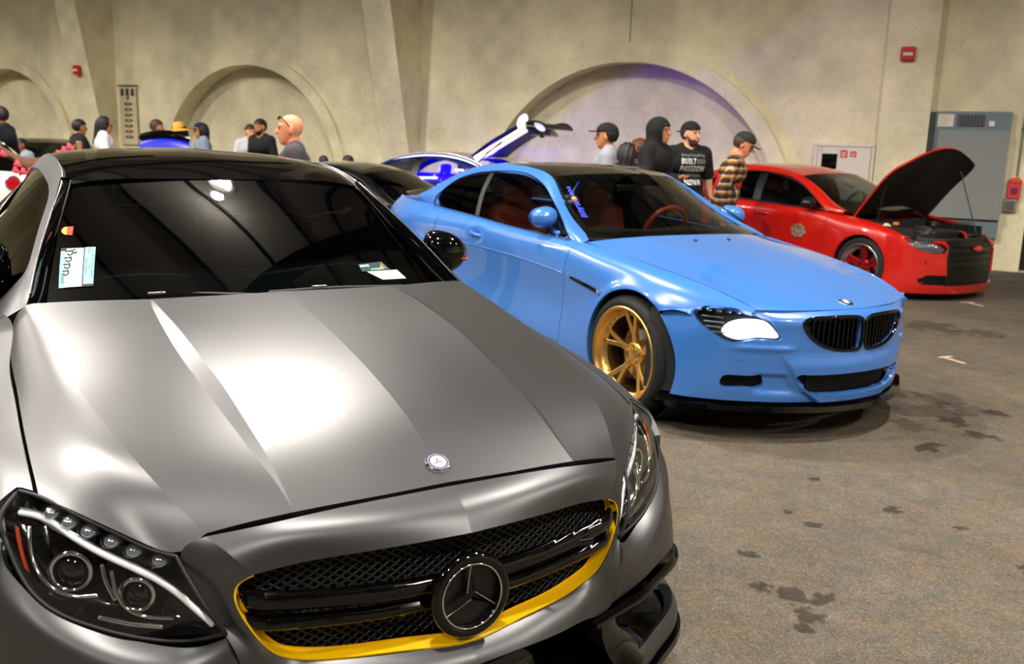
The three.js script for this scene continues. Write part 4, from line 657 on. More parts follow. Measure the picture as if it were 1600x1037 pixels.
  both(s => {
    const c = s > 0 ? kid : mir(kid), k = part('kidney_frame', tube(c.map(q => add3(q, [.004, 0, 0])), .0095, { seg: 140, rad: 8, closed: true }), M.gloss, car, 'gloss black kidney grille frame');
    const slat = new THREE.Group(); slat.name = 'kidney_grille'; car.add(slat);
    for (let i = 0; i < 11; i++) { const z = .04 + i * .0305, top = interp([.02, .045, .14, .262, .352, .376], [.66, .668, .674, .673, .664, .645], z), bot = interp([.012, .08, .19, .286, .352, .376], [.5, .492, .502, .535, .593, .645], z), x = interp(PZ, PX, z) - .012; part('slat', new RoundedBoxGeometry(.03, top - bot - .006, .009, 2, .003).translate(x - .012, (top + bot) / 2, s * z), M.gloss, slat); }
  });
  part('intake_mesh', (() => { const w = []; for (let i = -26; i <= 26; i++) { const z = i * .0155, x = interp(PZ, PX, Math.abs(z)) - .045, top = .366, bot = interp([0, .2, .30, .362, .395], [.258, .26, .27, .315, .36], Math.abs(z)); w.push(tube([[x, bot, z], [x, top, z]], .002, { seg: 1, rad: 4, smooth: false })); } for (let j = 0; j < 8; j++) { const y = .262 + j * .014, zz = interp([.255, .268, .315, .366], [.2, .3, .362, .395], y); const p = []; for (let i = -8; i <= 8; i++) p.push([interp(PZ, PX, Math.abs(i / 8 * zz)) - .045, y, i / 8 * zz]); w.push(tube(p, .002, { seg: 20, rad: 4 })); } return merge(w); })(), M.blackSatin, car).userData.kind = 'stuff';
  part('cooler', box(.03, .13, .6, .80, .315, 0), std({ color: 0x26282a, metalness: .6, roughness: .5 }), car);
  for (const [x, y, z] of [[.668, .448, .655], [.879, .448, .235], [.879, .448, -.235], [.668, .448, -.655]]) part('parking_sensor', new THREE.CylinderGeometry(.011, .011, .006, 20).rotateZ(Math.PI / 2).rotateY(z > 0 ? (z > .5 ? -.75 : -.2) : (z < -.5 ? .75 : .2)).translate(x, y, z), B, car);
  // splitter
  const lp = PZ.map((z, j) => [PX[j] + .0, z]), lipIn = lp.map(([x, z]) => [x - .05, .205, Math.max(0, z - .02)]), lipT = lp.map(([x, z], i) => [x + .022, .196 - (i > 8 ? .01 * (i - 8) : 0), z + (i > 7 ? .014 : 0)]), lipB = lipT.map(q => [q[0] + .006, q[1] - .028, q[2] + .002]);
  part('splitter', toGeo(flange(net(full([lipIn, lipT, lipB, lipB.map(q => [q[0] - .12, q[1] - .004, q[2] > .02 ? q[2] - .03 : q[2]])]), { nu: 16, nv: 120, bu: [1, 2] }), .003)), M.gloss, car, 'gloss black splitter lip');
  both(s => {
    const hl = new THREE.Group(); hl.name = 'headlight'; car.add(hl);
    const lensMd = clipC(bm, s > 0 ? hlo : mir(hlo), 1, 0);
    part('lens', toGeo(offset(lensMd, -.002)), M.clear, hl, 'clear headlight cover');
    part('housing', toGeo(displace(clipC(bm, s > 0 ? hlo : mir(hlo), 1, -.004), (x, y, z) => [-.06, 0, -.05 * Math.sign(z)])), std({ color: 0x33373c, roughness: .3, metalness: .7 }), hl);
    const D = norm3([.8, .05, .6 * s]);
    const at0 = (x, y, z) => [x, y, z * s];
    const lamp = part('projector', face(new THREE.SphereGeometry(.052, 28, 20).scale(1, .92, .5), at0(.655, .598, .60), D), std({ color: 0xffffff, emissive: 0xdfe8ff, emissiveIntensity: s > 0 ? 26 : 10 }), hl, 'glowing white projector');
    part('lamp_bowl', toGeo(displace(clipC(bm, (s > 0 ? (q) => q : mir)(roundRectPts([[.588, .578, .72], [.605, .62, .70], [.645, .645, .652], [.69, .648, .588], [.726, .635, .53], [.752, .585, .487], [.762, .558, .47], [.70, .557, .575], [.645, .54, .655]], 60)), 1, 0), (x, y, z) => [-.028, 0, -.022 * Math.sign(z)])), std({ color: 0xffffff, emissive: 0xdfe8ff, emissiveIntensity: s > 0 ? 9 : 5 }), hl, 'glowing lamp bowl');
    part('high_beam', face(new THREE.SphereGeometry(.036, 24, 16).scale(1.25, .85, .5), at0(.70, .585, .525), D), std({ color: 0xffffff, emissive: 0xdfe8ff, emissiveIntensity: s > 0 ? 20 : 8 }), hl);
    part('reflector_shelf', toGeo(sided(net([[[.735, .555, .47], [.66, .555, .56], [.60, .55, .65]], [[.68, .58, .45], [.60, .58, .54], [.55, .58, .62]]], { nu: 6, nv: 12 }), s)), M.chrome, hl);
    for (let k = 0; k < 7; k++) { const t = k / 6, c = mix3([.695, .68, .565], [.49, .688, .79], t); part('lamp_cell', new THREE.SphereGeometry(.014, 14, 10).scale(1.2, .7, 1.2).translate(c[0] - .015, c[1] - .002, (c[2] - .012) * s), phy({ color: 0xc8ccd2, metalness: .8, roughness: .15 }), hl); }
    for (let k = 0; k < 4; k++) part('side_fin', rod([at0(.50 + k * .012, .655 - k * .026, .775 - k * .004), at0(.575 + k * .006, .65 - k * .026, .70 - k * .004)], .004, { seg: 6, rad: 6 }), std({ color: 0x8b949c, metalness: .8, roughness: .3 }), hl);
    if (s > 0 || s < 0) { const l = new THREE.SpotLight(0xe4ecff, 4, 0, .6, .6, 2); l.position.set(.73, .59, .64 * s); l.target.position.set(3.5, -.1, .9 * s); l.castShadow = true; l.shadow.radius = 1.5; l.name = 'headlight_beam'; car.add(l, l.target); }
    part('fender', toGeo(sided(flange(fen, .03), s)), B, car);
    const d = part('door', toGeo(sided(flange(doorP, .016), s)), B, car); part('sill', toGeo(sided(flange(sill, .02), s)), B, car); part('rear_quarter', toGeo(sided(flange(quarter, .03), s)), B, car);
    part('handle', rod([[-1.72, .858, .893 * s], [-1.77, .862, .908 * s], [-1.85, .868, .907 * s], [-1.89, .87, .893 * s]], .013, { seg: 24 }), B, d);
    part('crease_strip', rod([[-.66, .735, .901 * s], [-1.2, .768, .901 * s], [-1.98, .787, .906 * s]], .004, { seg: 40, rad: 6 }), B, d);
    // fender gill
    const gl = part('gill', toGeo(sided(flange(net([[[-.56, .726, .904], [-.4, .706, .906], [-.25, .683, .909]], [[-.56, .712, .906], [-.4, .686, .908], [-.25, .66, .911]]], { nu: 4, nv: 14 }), .004), s)), M.gloss, car); part('gill_badge', box(.035, .02, .006, -.245, .672, .912 * s, .002), M.chrome, gl);
    // fuel flap line (car's right only)
    if (s > 0) part('fuel_flap', toGeo(flange(offset(clipC(quarter, roundRectPts([[-2.43, .962, .88], [-2.53, .968, .88], [-2.63, .955, .88], [-2.64, .9, .89], [-2.62, .85, .895], [-2.52, .842, .895], [-2.44, .85, .895], [-2.425, .91, .89]], 60), 1, .002), .0035), .004)), B, car);
    part('pillar_rail', toGeo(sided(flange(clipC(cab, dlo, -1, 0), .016), s)), B, car); const sg = offset(clipC(cab, dlo, 1, -.004), -.010); part('side_window', toGeo(sided(clipF(sg, (x, y) => x + 1.93 + (y - 1) * .38), s)), M.glassLight, car); part('side_window', toGeo(sided(clipF(sg, (x, y) => -1.93 - (y - 1) * .38 - x), s)), M.tint, car);
    part('window_trim', tube(dlo.map(q => q).filter((_, i) => i % 2 === 0).map(q => [q[0], q[1] + .002, (q[2] + .004) * s]), .005, { seg: 160, rad: 6, closed: true }), M.gloss, car);
    part('pillar_post', toGeo(sided(offset(clipF(clipC(cab, dlo, 1, -.002), (x, y) => .03 - Math.abs(x + 1.93 + (y - 1) * .38)), -.004), s)), M.blackSatin, car);
    wheelWell(car, AC[0], AC[1], AR, .87, s); wheelWell(car, -2.775, AC[1], AR, .87, s);
    wheel(car, -.005, s, { z: .775, R: .345, y: .345, rim: .274, width: .25, lip: .055, mat: M.gold }); wheel(car, -2.775, s, { z: .775, R: .345, y: .345, rim: .274, width: .26, lip: .1, mat: M.gold });
    // mirror
    const mg = new THREE.Group(); mg.name = 'mirror'; mg.position.set(-1.01, 1.048, .83 * s); mg.rotation.y = .25 * s; car.add(mg);
    const shell = new THREE.SphereGeometry(1, 32, 24), p = shell.attributes.position; for (let i = 0; i < p.count; i++) { let x = p.getX(i), y = p.getY(i), z = p.getZ(i); x = x < 0 ? x * .3 : x; p.setXYZ(i, x * .09, Math.sign(y) * Math.pow(Math.abs(y), .85) * .07 * (1 - .18 * z) - .03 * z * (y < 0 ? .3 : 0), Math.sign(z) * Math.pow(Math.abs(z), .85) * .10); } shell.computeVertexNormals(); if (s < 0) mirrorGeo(shell);
    part('housing', shell, B, mg); part('mirror_glass', new THREE.CircleGeometry(1, 28).scale(.098, .062, 1).rotateY(-Math.PI / 2).translate(-.0315, 0, 0), M.chrome, mg); part('stalk', rod([[.02, -.05, -.05 * s], [.08, -.085, -.03 * s], [.15, -.095, .0]], .02, { seg: 14 }), B, mg);
  });
  // windshield and roof
  const GE = [[-.64, .95, .72], [-.70, .972, .700], [-.896, 1.042, .657], [-1.148, 1.183, .598], [-1.34, 1.293, .548]], GC = [[-.40, .955, 0], [-.47, .985, 0], [-.72, 1.105, 0], [-.97, 1.227, 0], [-1.20, 1.332, 0]];
  const wsm = glassNet([[-.40, .955, 0], [-.80, 1.152, 0], [-1.20, 1.332, 0]], [[-.64, .95, .72], [-.99, 1.098, .634], [-1.34, 1.293, .548]]);
  part('windshield', toGeo(wsm), M.glassLight, car, 'lightly tinted windshield');
  part('windshield_frit', toGeo(offset(clipF(wsm, (x, y, z) => { const e = interp(GE.map(q => q[1]), GE.map(q => q[2]), y), c = interp([0, .35, .7], [.985, .982, .972], Math.abs(z)); return Math.max(Math.abs(z) - e + .018, c + .012 - y); }), -.001)), M.blackSatin, car);
  const RC = [[-1.205, 1.335, 0], [-1.45, 1.372, 0], [-1.75, 1.39, 0], [-2.05, 1.386, 0], [-2.35, 1.355, 0], [-2.55, 1.315, 0]], RE = [[-1.345, 1.296, .548], [-1.55, 1.344, .536], [-1.82, 1.366, .536], [-2.1, 1.362, .545], [-2.4, 1.334, .565], [-2.6, 1.286, .60]];
  part('roof', toGeo(flange(net(full(RC.map((c, i) => [c, add3(mix3(c, RE[i], .5), [0, .008, 0]), add3(mix3(c, RE[i], .85), [0, .007, 0]), RE[i]])), { nu: 40, nv: 50 }), .02)), M.carbon, car, 'dark carbon roof');
  part('rear_glass', toGeo(net(full([[[-2.55, 1.315, 0], [-2.57, 1.305, .3], [-2.6, 1.286, .6]], [[-2.8, 1.22, 0], [-2.8, 1.205, .32], [-2.78, 1.19, .65]], [[-3.12, 1.07, 0], [-3.1, 1.065, .34], [-3.0, 1.075, .72]]]), { nu: 16, nv: 24 })), M.tint, car);
  part('trunk_lid', toGeo(flange(net(full([[[-3.1, 1.075, 0], [-3.08, 1.07, .35], [-3.0, 1.05, .74]], [[-3.4, 1.06, 0], [-3.4, 1.055, .35], [-3.38, 1.04, .70]], [[-3.72, 1.05, 0], [-3.71, 1.045, .35], [-3.66, 1.03, .63]], [[-3.90, 1.0, 0], [-3.89, .99, .3], [-3.84, .97, .58]], [[-3.95, .7, 0], [-3.94, .7, .35], [-3.88, .7, .64]], [[-3.93, .3, 0], [-3.92, .3, .35], [-3.86, .3, .62]]]), { nu: 40, nv: 30 }), .02)), B, car);
  part('spoiler', toGeo(flange(net(full([[[-3.66, 1.056, 0], [-3.65, 1.05, .3], [-3.60, 1.036, .60]], [[-3.80, 1.085, 0], [-3.79, 1.078, .3], [-3.73, 1.055, .58]], [[-3.90, 1.10, 0], [-3.885, 1.092, .3], [-3.82, 1.06, .55]]]), { nu: 10, nv: 30 }), .02)), M.carbon, car, 'dark carbon spoiler lip');
  both(s => part('tail_light', toGeo(sided(flange(net([[[-3.7, .93, .72], [-3.82, .93, .64], [-3.9, .92, .55]], [[-3.7, .80, .765], [-3.83, .8, .68], [-3.92, .8, .58]]], { nu: 8, nv: 12 }), .01), s)), M.redLens, car));
  part('underbody', box(4.3, .06, 1.5, -1.65, .2, 0), M.inside, car); part('firewall', box(.03, .6, 1.3, -.52, .6, 0), M.inside, car);
  // cabin in red leather
  const leather = std({ color: 0xa83420, roughness: .55 });
  part('dashboard', toGeo(net(full([[[-.56, .93, 0], [-.58, .93, .35], [-.70, .92, .6]], [[-.85, .96, 0], [-.86, .97, .36], [-.9, .93, .68]], [[-1.06, .93, 0], [-1.08, .95, .36], [-1.08, .92, .7]], [[-1.12, .7, 0], [-1.12, .7, .36], [-1.1, .7, .7]]]), { nu: 20, nv: 30 })), M.blackPlastic, car);
  const sw = part('steering_wheel', face(new THREE.TorusGeometry(.185, .018, 10, 40), [-1.2, .93, -.36], [-.88, .42, 0]), leather, car, 'red leather steering wheel'); part('wheel_spokes', face(merge([box(.36, .03, .02), box(.03, .18, .02, 0, -.09, 0), new THREE.CylinderGeometry(.06, .06, .03, 20).rotateX(Math.PI / 2)]), [-1.2, .93, -.36], [-.88, .42, 0]), M.blackSatin, sw);
  both(s => { const seat = part('seat', merge([new RoundedBoxGeometry(.5, .18, .5, 4, .07).translate(-1.72, .45, .37 * s), new RoundedBoxGeometry(.16, .6, .5, 4, .07).rotateZ(.28).translate(-2.03, .76, .37 * s)]), leather, car, 'red leather seat'); part('headrest', new RoundedBoxGeometry(.1, .17, .26, 4, .045).rotateZ(.2).translate(-2.13, 1.12, .37 * s), leather, seat); part('door_card', box(.9, .28, .02, -1.35, .76, .79 * s), leather, car); });
  part('rear_bench', merge([new RoundedBoxGeometry(.5, .16, 1.1, 4, .06).translate(-2.6, .5, 0), new RoundedBoxGeometry(.15, .5, 1.1, 4, .06).rotateZ(.4).translate(-2.88, .76, 0)]), leather, car);
  part('rear_mirror', new RoundedBoxGeometry(.03, .055, .2, 3, .014).translate(-1.2, 1.23, 0), M.blackSatin, car);
  // lettering down the pillar side of the glass
  part('window_lettering', sheetOn(wsm.fn, [[.86, .928], [.31, .936], [.31, .976], [.845, .957]], [.001, .003, 0], 16), std({ roughness: .5, transparent: true, alphaTest: .4, map: canvasTex(768, 128, (c) => { c.clearRect(0, 0, 768, 128); c.fillStyle = '#2040f0'; c.font = 'italic bold 112px sans-serif'; c.fillText('EUR', 4, 104, 230); c.fillText('KLÄSSE', 332, 104, 430); c.fillStyle = '#f0a818'; c.beginPath(); c.arc(286, 66, 46, 0, 7); c.fill(); c.fillStyle = '#e03010'; c.fillRect(286, 22, 44, 88); }) }), car, 'blue lettering along the pillar');
}
// ---------------------------------------------------------------- the other cars
// signed distance to a polygon in a plane, positive inside
function poly2(pts) { return (x, y) => { let ins = false, d = 1e9; for (let k = 0, j = pts.length - 1; k < pts.length; j = k++) { const A = pts[k], B = pts[j]; if ((A[1] > y) !== (B[1] > y) && x < (B[0] - A[0]) * (y - A[1]) / (B[1] - A[1]) + A[0]) ins = !ins; const ex = B[0] - A[0], ey = B[1] - A[1], h = clamp(((x - A[0]) * ex + (y - A[1]) * ey) / (ex * ex + ey * ey + 1e-12), 0, 1); d = Math.min(d, Math.hypot(x - A[0] - ex * h, y - A[1] - ey * h)); } return ins ? d : -d; }; }
function rotZ(pt, c, a) { const x = pt[0] - c[0], y = pt[1] - c[1]; return [c[0] + x * Math.cos(a) - y * Math.sin(a), c[1] + x * Math.sin(a) + y * Math.cos(a), pt[2]]; }
const sedan = {};
{
  const S = (ty, tz, sy, sz, cy, cz, mz, lz) => [[ty, tz], [sy, sz], [cy, cz], [.40, mz], [.2, lz], [.10, lz - .015]];
  const SX = [.52, .42, .3, .1, -.1, -.3, -.55, -1.0, -1.6, -2.2, -2.685, -3.1, -3.45, -3.62];
  const SS = [S(.655, .735, .63, .765, .55, .785, .80, .80), S(.70, .74, .675, .785, .57, .825, .84, .84), S(.742, .742, .715, .80, .60, .85, .865, .865), S(.795, .737, .77, .81, .62, .87, .88, .875), S(.828, .73, .80, .81, .64, .875, .885, .88), S(.853, .725, .82, .812, .66, .87, .88, .875), S(.885, .775, .85, .83, .70, .865, .86, .865), S(.905, .80, .87, .845, .73, .865, .85, .86), S(.935, .80, .89, .85, .75, .87, .85, .86), S(.955, .785, .91, .85, .76, .88, .87, .87), S(.97, .76, .92, .84, .76, .88, .885, .88), S(.985, .70, .93, .78, .76, .83, .84, .82), S(.985, .60, .93, .66, .74, .71, .72, .70), S(.96, .48, .9, .52, .72, .56, .57, .55)];
  sedan.side = net(SX.map((x, i) => SS[i].map(([y, z]) => [x, y, z])), { nu: 130, nv: 36 });
  sedan.RT = [[-.32, .90, .70], [-.5, .965, .675], [-.73, 1.09, .625], [-1.12, 1.262, .555], [-1.4, 1.327, .545], [-1.74, 1.366, .55], [-2.18, 1.356, .565], [-2.5, 1.292, .585], [-2.8, 1.17, .62], [-3.1, 1.02, .66]];
  sedan.BT = [[-.33, .865, .77], [-.45, .875, .785], [-.65, .888, .79], [-.95, .903, .80], [-1.25, .918, .80], [-1.63, .936, .80], [-2.05, .95, .79], [-2.4, .962, .78], [-2.75, .972, .755], [-3.1, .985, .70]];
  sedan.cab = net([0, .12, .3, .65, 1].map((t, r) => sedan.RT.map((p, i) => { const q = mix3(p, sedan.BT[i], t), k = [0, .02, .03, .026, 0][r]; return [q[0], q[1] + k * .55, q[2] + k]; })), { nu: 30, nv: 90 });
  sedan.dlo = [...curve([[-.56, .895, .81], [-1.0, .915, .81], [-1.63, .945, .815], [-2.2, .965, .80], [-2.5, .99, .78]], 24), ...curve([[-2.55, 1.06, .74], [-2.42, 1.19, .685], [-2.2, 1.268, .655], [-1.85, 1.298, .645], [-1.54, 1.288, .64], [-1.24, 1.252, .65], [-.99, 1.16, .69], [-.75, 1.02, .75], [-.62, .93, .79]], 40)];
  sedan.glassE = [[-.27, .87, .712], [-.45, .945, .683], [-.73, 1.088, .622], [-1.12, 1.262, .552]]; sedan.glassC = [[-.10, .885, 0], [-.28, .97, 0], [-.6, 1.13, 0], [-1.0, 1.303, 0]];
  sedan.ws = net(full(sedan.glassE.map((e, i) => [sedan.glassC[i], add3(mix3(sedan.glassC[i], e, .5), [.04, .018, 0]), add3(mix3(sedan.glassC[i], e, .84), [.026, .012, 0]), e])), { nu: 20, nv: 40 });
  const RC = [[-1.0, 1.307, 0], [-1.35, 1.378, 0], [-1.75, 1.40, 0], [-2.15, 1.388, 0], [-2.5, 1.325, 0]], RE = [[-1.12, 1.266, .553], [-1.4, 1.329, .545], [-1.74, 1.368, .55], [-2.18, 1.358, .565], [-2.5, 1.294, .585]];
  sedan.roof = flange(net(full(RC.map((c, i) => [c, add3(mix3(c, RE[i], .5), [0, .007, 0]), add3(mix3(c, RE[i], .85), [0, .006, 0]), RE[i]])), { nu: 24, nv: 36 }), .02);
  sedan.rearGlass = net(full([[[-2.5, 1.325, 0], [-2.5, 1.315, .3], [-2.5, 1.294, .585]], [[-2.82, 1.19, 0], [-2.82, 1.185, .32], [-2.8, 1.17, .62]], [[-3.15, 1.02, 0], [-3.14, 1.02, .34], [-3.1, 1.02, .66]]]), { nu: 12, nv: 20 });
  sedan.trunk = flange(net(full([[[-3.13, 1.025, 0], [-3.12, 1.02, .35], [-3.1, 1.0, .68]], [[-3.4, 1.03, 0], [-3.4, 1.02, .35], [-3.36, 1.0, .63]], [[-3.58, 1.03, 0], [-3.57, 1.02, .3], [-3.54, .985, .52]], [[-3.66, .92, 0], [-3.65, .92, .3], [-3.62, .9, .5]], [[-3.68, .6, 0], [-3.67, .6, .3], [-3.63, .6, .55]], [[-3.66, .2, 0], [-3.65, .2, .3], [-3.6, .2, .56]]]), { nu: 30, nv: 24 }), .02);
  const HC = [[.74, .65, 0], [.58, .70, 0], [.3, .78, 0], [0, .845, 0], [-.13, .878, 0]], HE = [[.55, .64, .66], [.46, .68, .725], [.2, .765, .735], [-.08, .822, .724], [-.29, .86, .718]];
  sedan.hoodP = HC.map((c, i) => [c, add3(mix3(c, HE[i], .3), [.03, .012, 0]), add3(mix3(c, HE[i], .65), [.03, .012, 0]), HE[i]]);
  const PZ = [0, .15, .3, .45, .58, .68, .76, .815, .845, .864], PX = [.868, .862, .84, .79, .715, .635, .55, .47, .40, .325];
  sedan.plan = [PZ, PX];
  sedan.bumper = net(full([[.65, -.06], [.60, -.015], [.50, 0], [.38, .004], [.27, .004], [.16, .0], [.085, -.02]].map(([y, o], i) => PZ.map((z, j) => [PX[j] + o * (j > 6 ? .3 : 1), i === 0 && j > 5 ? .69 : y + (i === 1 && j > 5 ? .03 : 0), z]))), { nu: 60, nv: 150 });
  sedan.hlPoly = [[.80, .672], [.76, .60], [.70, .545], [.58, .515], [.46, .525], [.44, .57], [.46, .615], [.58, .655], [.72, .685]];
}
// a four door body; opts: paint, glass, scale, hoodAngle, doors, wheels
function sedanCar(name, label, pose, { paint, glass = M.tint, scale = [1, 1, 1], hoodAngle = 0, wheelMat = M.blackSatin, wheelOpts = {}, roofMat = null, interior = std({ color: 0x222224, roughness: .7 }), noRearGlass = false, grille = M.blackSatin, trunkAngle = 0, leftDoorOpen = false, frontGlass = null, beltTrim = null } = {}) {
  const car = carGroup(name, label, pose), sc = car; car.scale.set(...scale);
  const arch = (cx, r) => (x, y) => Math.hypot(x - cx, y - .335) - r;
  const sd = clipF(clipF(sedan.side, arch(0, .33)), arch(-2.685, .33));
  const fen = clipF(clipF(sd, (x, y) => x + .50 - .05 * (y - .5)), (x, y) => (x > .36 ? y - .645 : 1)), d1 = clipF(clipF(sd, (x, y) => -.504 + .05 * (y - .5) - x), (x) => x + 1.548), d2 = clipF(clipF(sd, (x) => -1.552 - x), (x, y) => x + 2.35 - .35 * Math.max(0, .75 - y)), q = clipF(sd, (x, y) => -2.354 + .35 * Math.max(0, .75 - y) - x);
  both(s => {
    part('fender', toGeo(sided(flange(fen, .03), s)), paint, car);
    const open = leftDoorOpen && s < 0;
    if (!open) { const d = part('door', toGeo(sided(flange(d1, .016), s)), paint, car); part('handle', rod([[-1.32, .80, .862 * s], [-1.38, .805, .888 * s], [-1.46, .81, .888 * s], [-1.52, .812, .868 * s]], .012), paint, d); }
    else { const g = new THREE.Group(); g.name = 'door'; g.position.set(-.5, 0, .84 * s); g.rotation.y = -1.05 * s; car.add(g); part('door_skin', toGeo(sided(flange(d1, .05), s)).translate(.5, 0, -.84 * s), M.blackSatin, g); }
    const d = part('door', toGeo(sided(flange(d2, .016), s)), paint, car); part('handle', rod([[-2.0, .82, .87 * s], [-2.06, .825, .895 * s], [-2.14, .83, .895 * s], [-2.2, .832, .878 * s]], .012), paint, d);
    part('rear_quarter', toGeo(sided(flange(q, .03), s)), paint, car);
    part('pillar_rail', toGeo(sided(flange(clipC(sedan.cab, sedan.dlo, -1, 0), .016), s)), paint, car);
    const gl = offset(clipC(sedan.cab, sedan.dlo, 1, -.004), -.01);
    if (!open) part('side_window', toGeo(sided(clipF(gl, (x, y) => x + 1.56 + .1 * (y - .95)), s)), frontGlass || glass, car);
    const tr = (q) => q.map(p => [p[0], p[1] + .002, (p[2] + .006) * s]); part('window_trim', tube(tr(sedan.dlo.filter((_, i) => i % 2 === 0)), .009, { seg: 110, rad: 6, closed: true }), M.blackSatin, car); if (beltTrim) part('belt_strip', tube(sedan.BT.slice(1, 9).map(p => [p[0], p[1] + .012, (p[2] + .014) * s]), .008, { seg: 40, rad: 6 }), beltTrim, car);
    part('side_window', toGeo(sided(clipF(gl, (x, y) => -1.66 - .1 * (y - .95) - x), s)), glass, car);
    part('door_post', toGeo(sided(offset(clipF(gl, (x, y) => .06 - Math.abs(x + 1.61 + .1 * (y - .95))), .004), s)), M.blackSatin, car);
    wheelWell(car, 0, .335, .33, .85, s); wheelWell(car, -2.685, .335, .33, .85, s);
    for (const x of [0, -2.685]) { const w = wheel(car, x, s, { z: .745, R: .32, y: .32, rim: .23, width: .21, lip: .05, mat: wheelMat, kind: 'p', spokes: 5, ...wheelOpts }); }
    const mg = new THREE.Group(); mg.name = 'mirror'; mg.position.set(-.72, .965, .905 * s); car.add(mg);
    part('housing', new THREE.SphereGeometry(1, 20, 14).scale(.075, .065, .10), wheelOpts.mirrorMat || M.blackSatin, mg); part('stalk', rod([[.02, -.03, -.06 * s], [.03, -.06, -.12 * s]], .018), M.blackSatin, mg);
    part('tail_light', toGeo(sided(flange(net([[[-3.3, .90, .715], [-3.48, .90, .64], [-3.63, .89, .52]], [[-3.3, .76, .765], [-3.5, .76, .68], [-3.66, .76, .55]]], { nu: 6, nv: 10 }), .01), s)), M.redLens, car);
  });
  part('windshield', toGeo(sedan.ws), M.glass, car); part('roof', toGeo(sedan.roof), roofMat || paint, car);
  if (!noRearGlass) part('rear_glass', toGeo(sedan.rearGlass), glass, car);
  let tr = sedan.trunk; part('trunk_lid', toGeo(tr), paint, car);
  // hood, raised about its rear hinge by hoodAngle
  const hp = sedan.hoodP.map(r => r.map(p => hoodAngle ? rotZ(p, [-.24, .87], hoodAngle) : p));
  const hm = net(full(hp), { nu: 30, nv: 50 });
  part('hood', toGeo(flange(hm, .02)), paint, car);
  if (hoodAngle) part('hood_liner', toGeo(offset(net(full(hp), { nu: 20, nv: 30 }), -.022)), M.blackPlastic, car, 'black underside of the raised hood');
  // bumper
  const hl = poly2(sedan.hlPoly), gp = poly2([[-.42, .17], [.42, .17], [.455, .45], [.43, .68], [-.43, .68], [-.455, .45]]), ip = poly2([[.30, .285], [.62, .29], [.70, .235], [.66, .18], [.34, .17]]);
  let b = clipF(clipF(clipF(sedan.bumper, (x, y, z) => -hl(Math.abs(z), y)), (x, y, z) => -gp(z, y)), (x, y, z) => -ip(Math.abs(z), y));
  b = clipF(b, arch(0, .33));
  part('front_bumper', toGeo(flange(b, .03)), paint, car);
  const inset = (f, d, g = 0) => { const m = clipF(sedan.bumper, f); return displace({ p: m.p.slice(), n: m.n.slice(), t: m.t.slice(), idx: m.idx.slice() }, () => [-d, 0, 0]); };
  part('grille', toGeo(inset((x, y, z) => gp(z, y) + .004, .02)), grille, car); for (let i = 0; i < 6; i++) { const y = .22 + i * .075, p = []; for (let k = -6; k <= 6; k++) { const z = k / 6 * (.39 - Math.abs(y - .45) * .1); p.push([interp(...sedan.plan, Math.abs(z)) - .008, y, z]); } part('grille_bar', tube(p, .008, { seg: 16, rad: 6 }), M.blackSatin, car); }
  both(s => {
    part('fog_intake', toGeo(inset((x, y, z) => ip(Math.abs(z), y) + .004 - (z * s < 0 ? 1 : 0), .03)), M.gloss, car);
    const h = new THREE.Group(); h.name = 'headlight'; car.add(h); const f = (x, y, z) => hl(Math.abs(z), y) - (z * s < 0 ? 1 : 0);
    part('lens', toGeo(clipF(sedan.bumper, f)), M.clear, h); part('housing', toGeo(inset((x, y, z) => f(x, y, z) + .004, .06)), std({ color: 0x5a5d62, metalness: .7, roughness: .3 }), h);
    for (const [x, y, z, r] of [[.60, .60, .66, .045], [.70, .585, .54, .038]]) { const l = part('lamp_unit', face(new THREE.SphereGeometry(r, 18, 12).scale(1, 1, .5), [x - .045, y, z * s], [.8, 0, .6 * s]), phy({ color: 0xc8ccd2, metalness: .9, roughness: .1 }), h); part('bezel', face(new THREE.TorusGeometry(r, .006, 8, 24), [x - .03, y, z * s], [.8, 0, .6 * s]), M.chrome, l); }
    part('chrome_strip', rod([[.74, .535, .5 * s], [.66, .535, .60 * s], [.60, .555, .67 * s]], .006), M.chrome, h);
  });
  part('underbody', box(4.1, .06, 1.4, -1.45, .16, 0), M.inside, car); part('firewall', box(.03, .62, 1.3, -.2, .5, 0), M.inside, car);
  part('dashboard', toGeo(net(full([[[-.28, .87, 0], [-.3, .87, .35], [-.42, .87, .6]], [[-.7, .93, 0], [-.7, .94, .36], [-.75, .92, .7]], [[-.88, .88, 0], [-.88, .9, .36], [-.9, .88, .72]], [[-.9, .6, 0], [-.9, .6, .36], [-.9, .6, .72]]]), { nu: 12, nv: 16 })), interior, car);
  both(s => { const st = part('seat', merge([new RoundedBoxGeometry(.5, .18, .48, 3, .07).translate(-1.55, .48, .36 * s), new RoundedBoxGeometry(.15, .58, .48, 3, .07).rotateZ(.25).translate(-1.86, .78, .36 * s)]), interior, car); part('headrest', new RoundedBoxGeometry(.1, .17, .25, 3, .045).rotateZ(.2).translate(-1.95, 1.13, .36 * s), interior, st); });
  part('rear_bench', merge([new RoundedBoxGeometry(.45, .16, 1.15, 3, .06).translate(-2.45, .5, 0), new RoundedBoxGeometry(.15, .5, 1.15, 3, .06).rotateZ(.35).translate(-2.72, .78, 0)]), interior, car);
  part('steering_wheel', face(new THREE.TorusGeometry(.175, .016, 8, 32), [-1.02, .92, -.36], [-.9, .4, 0]), M.blackSatin, car);
  return car;
}
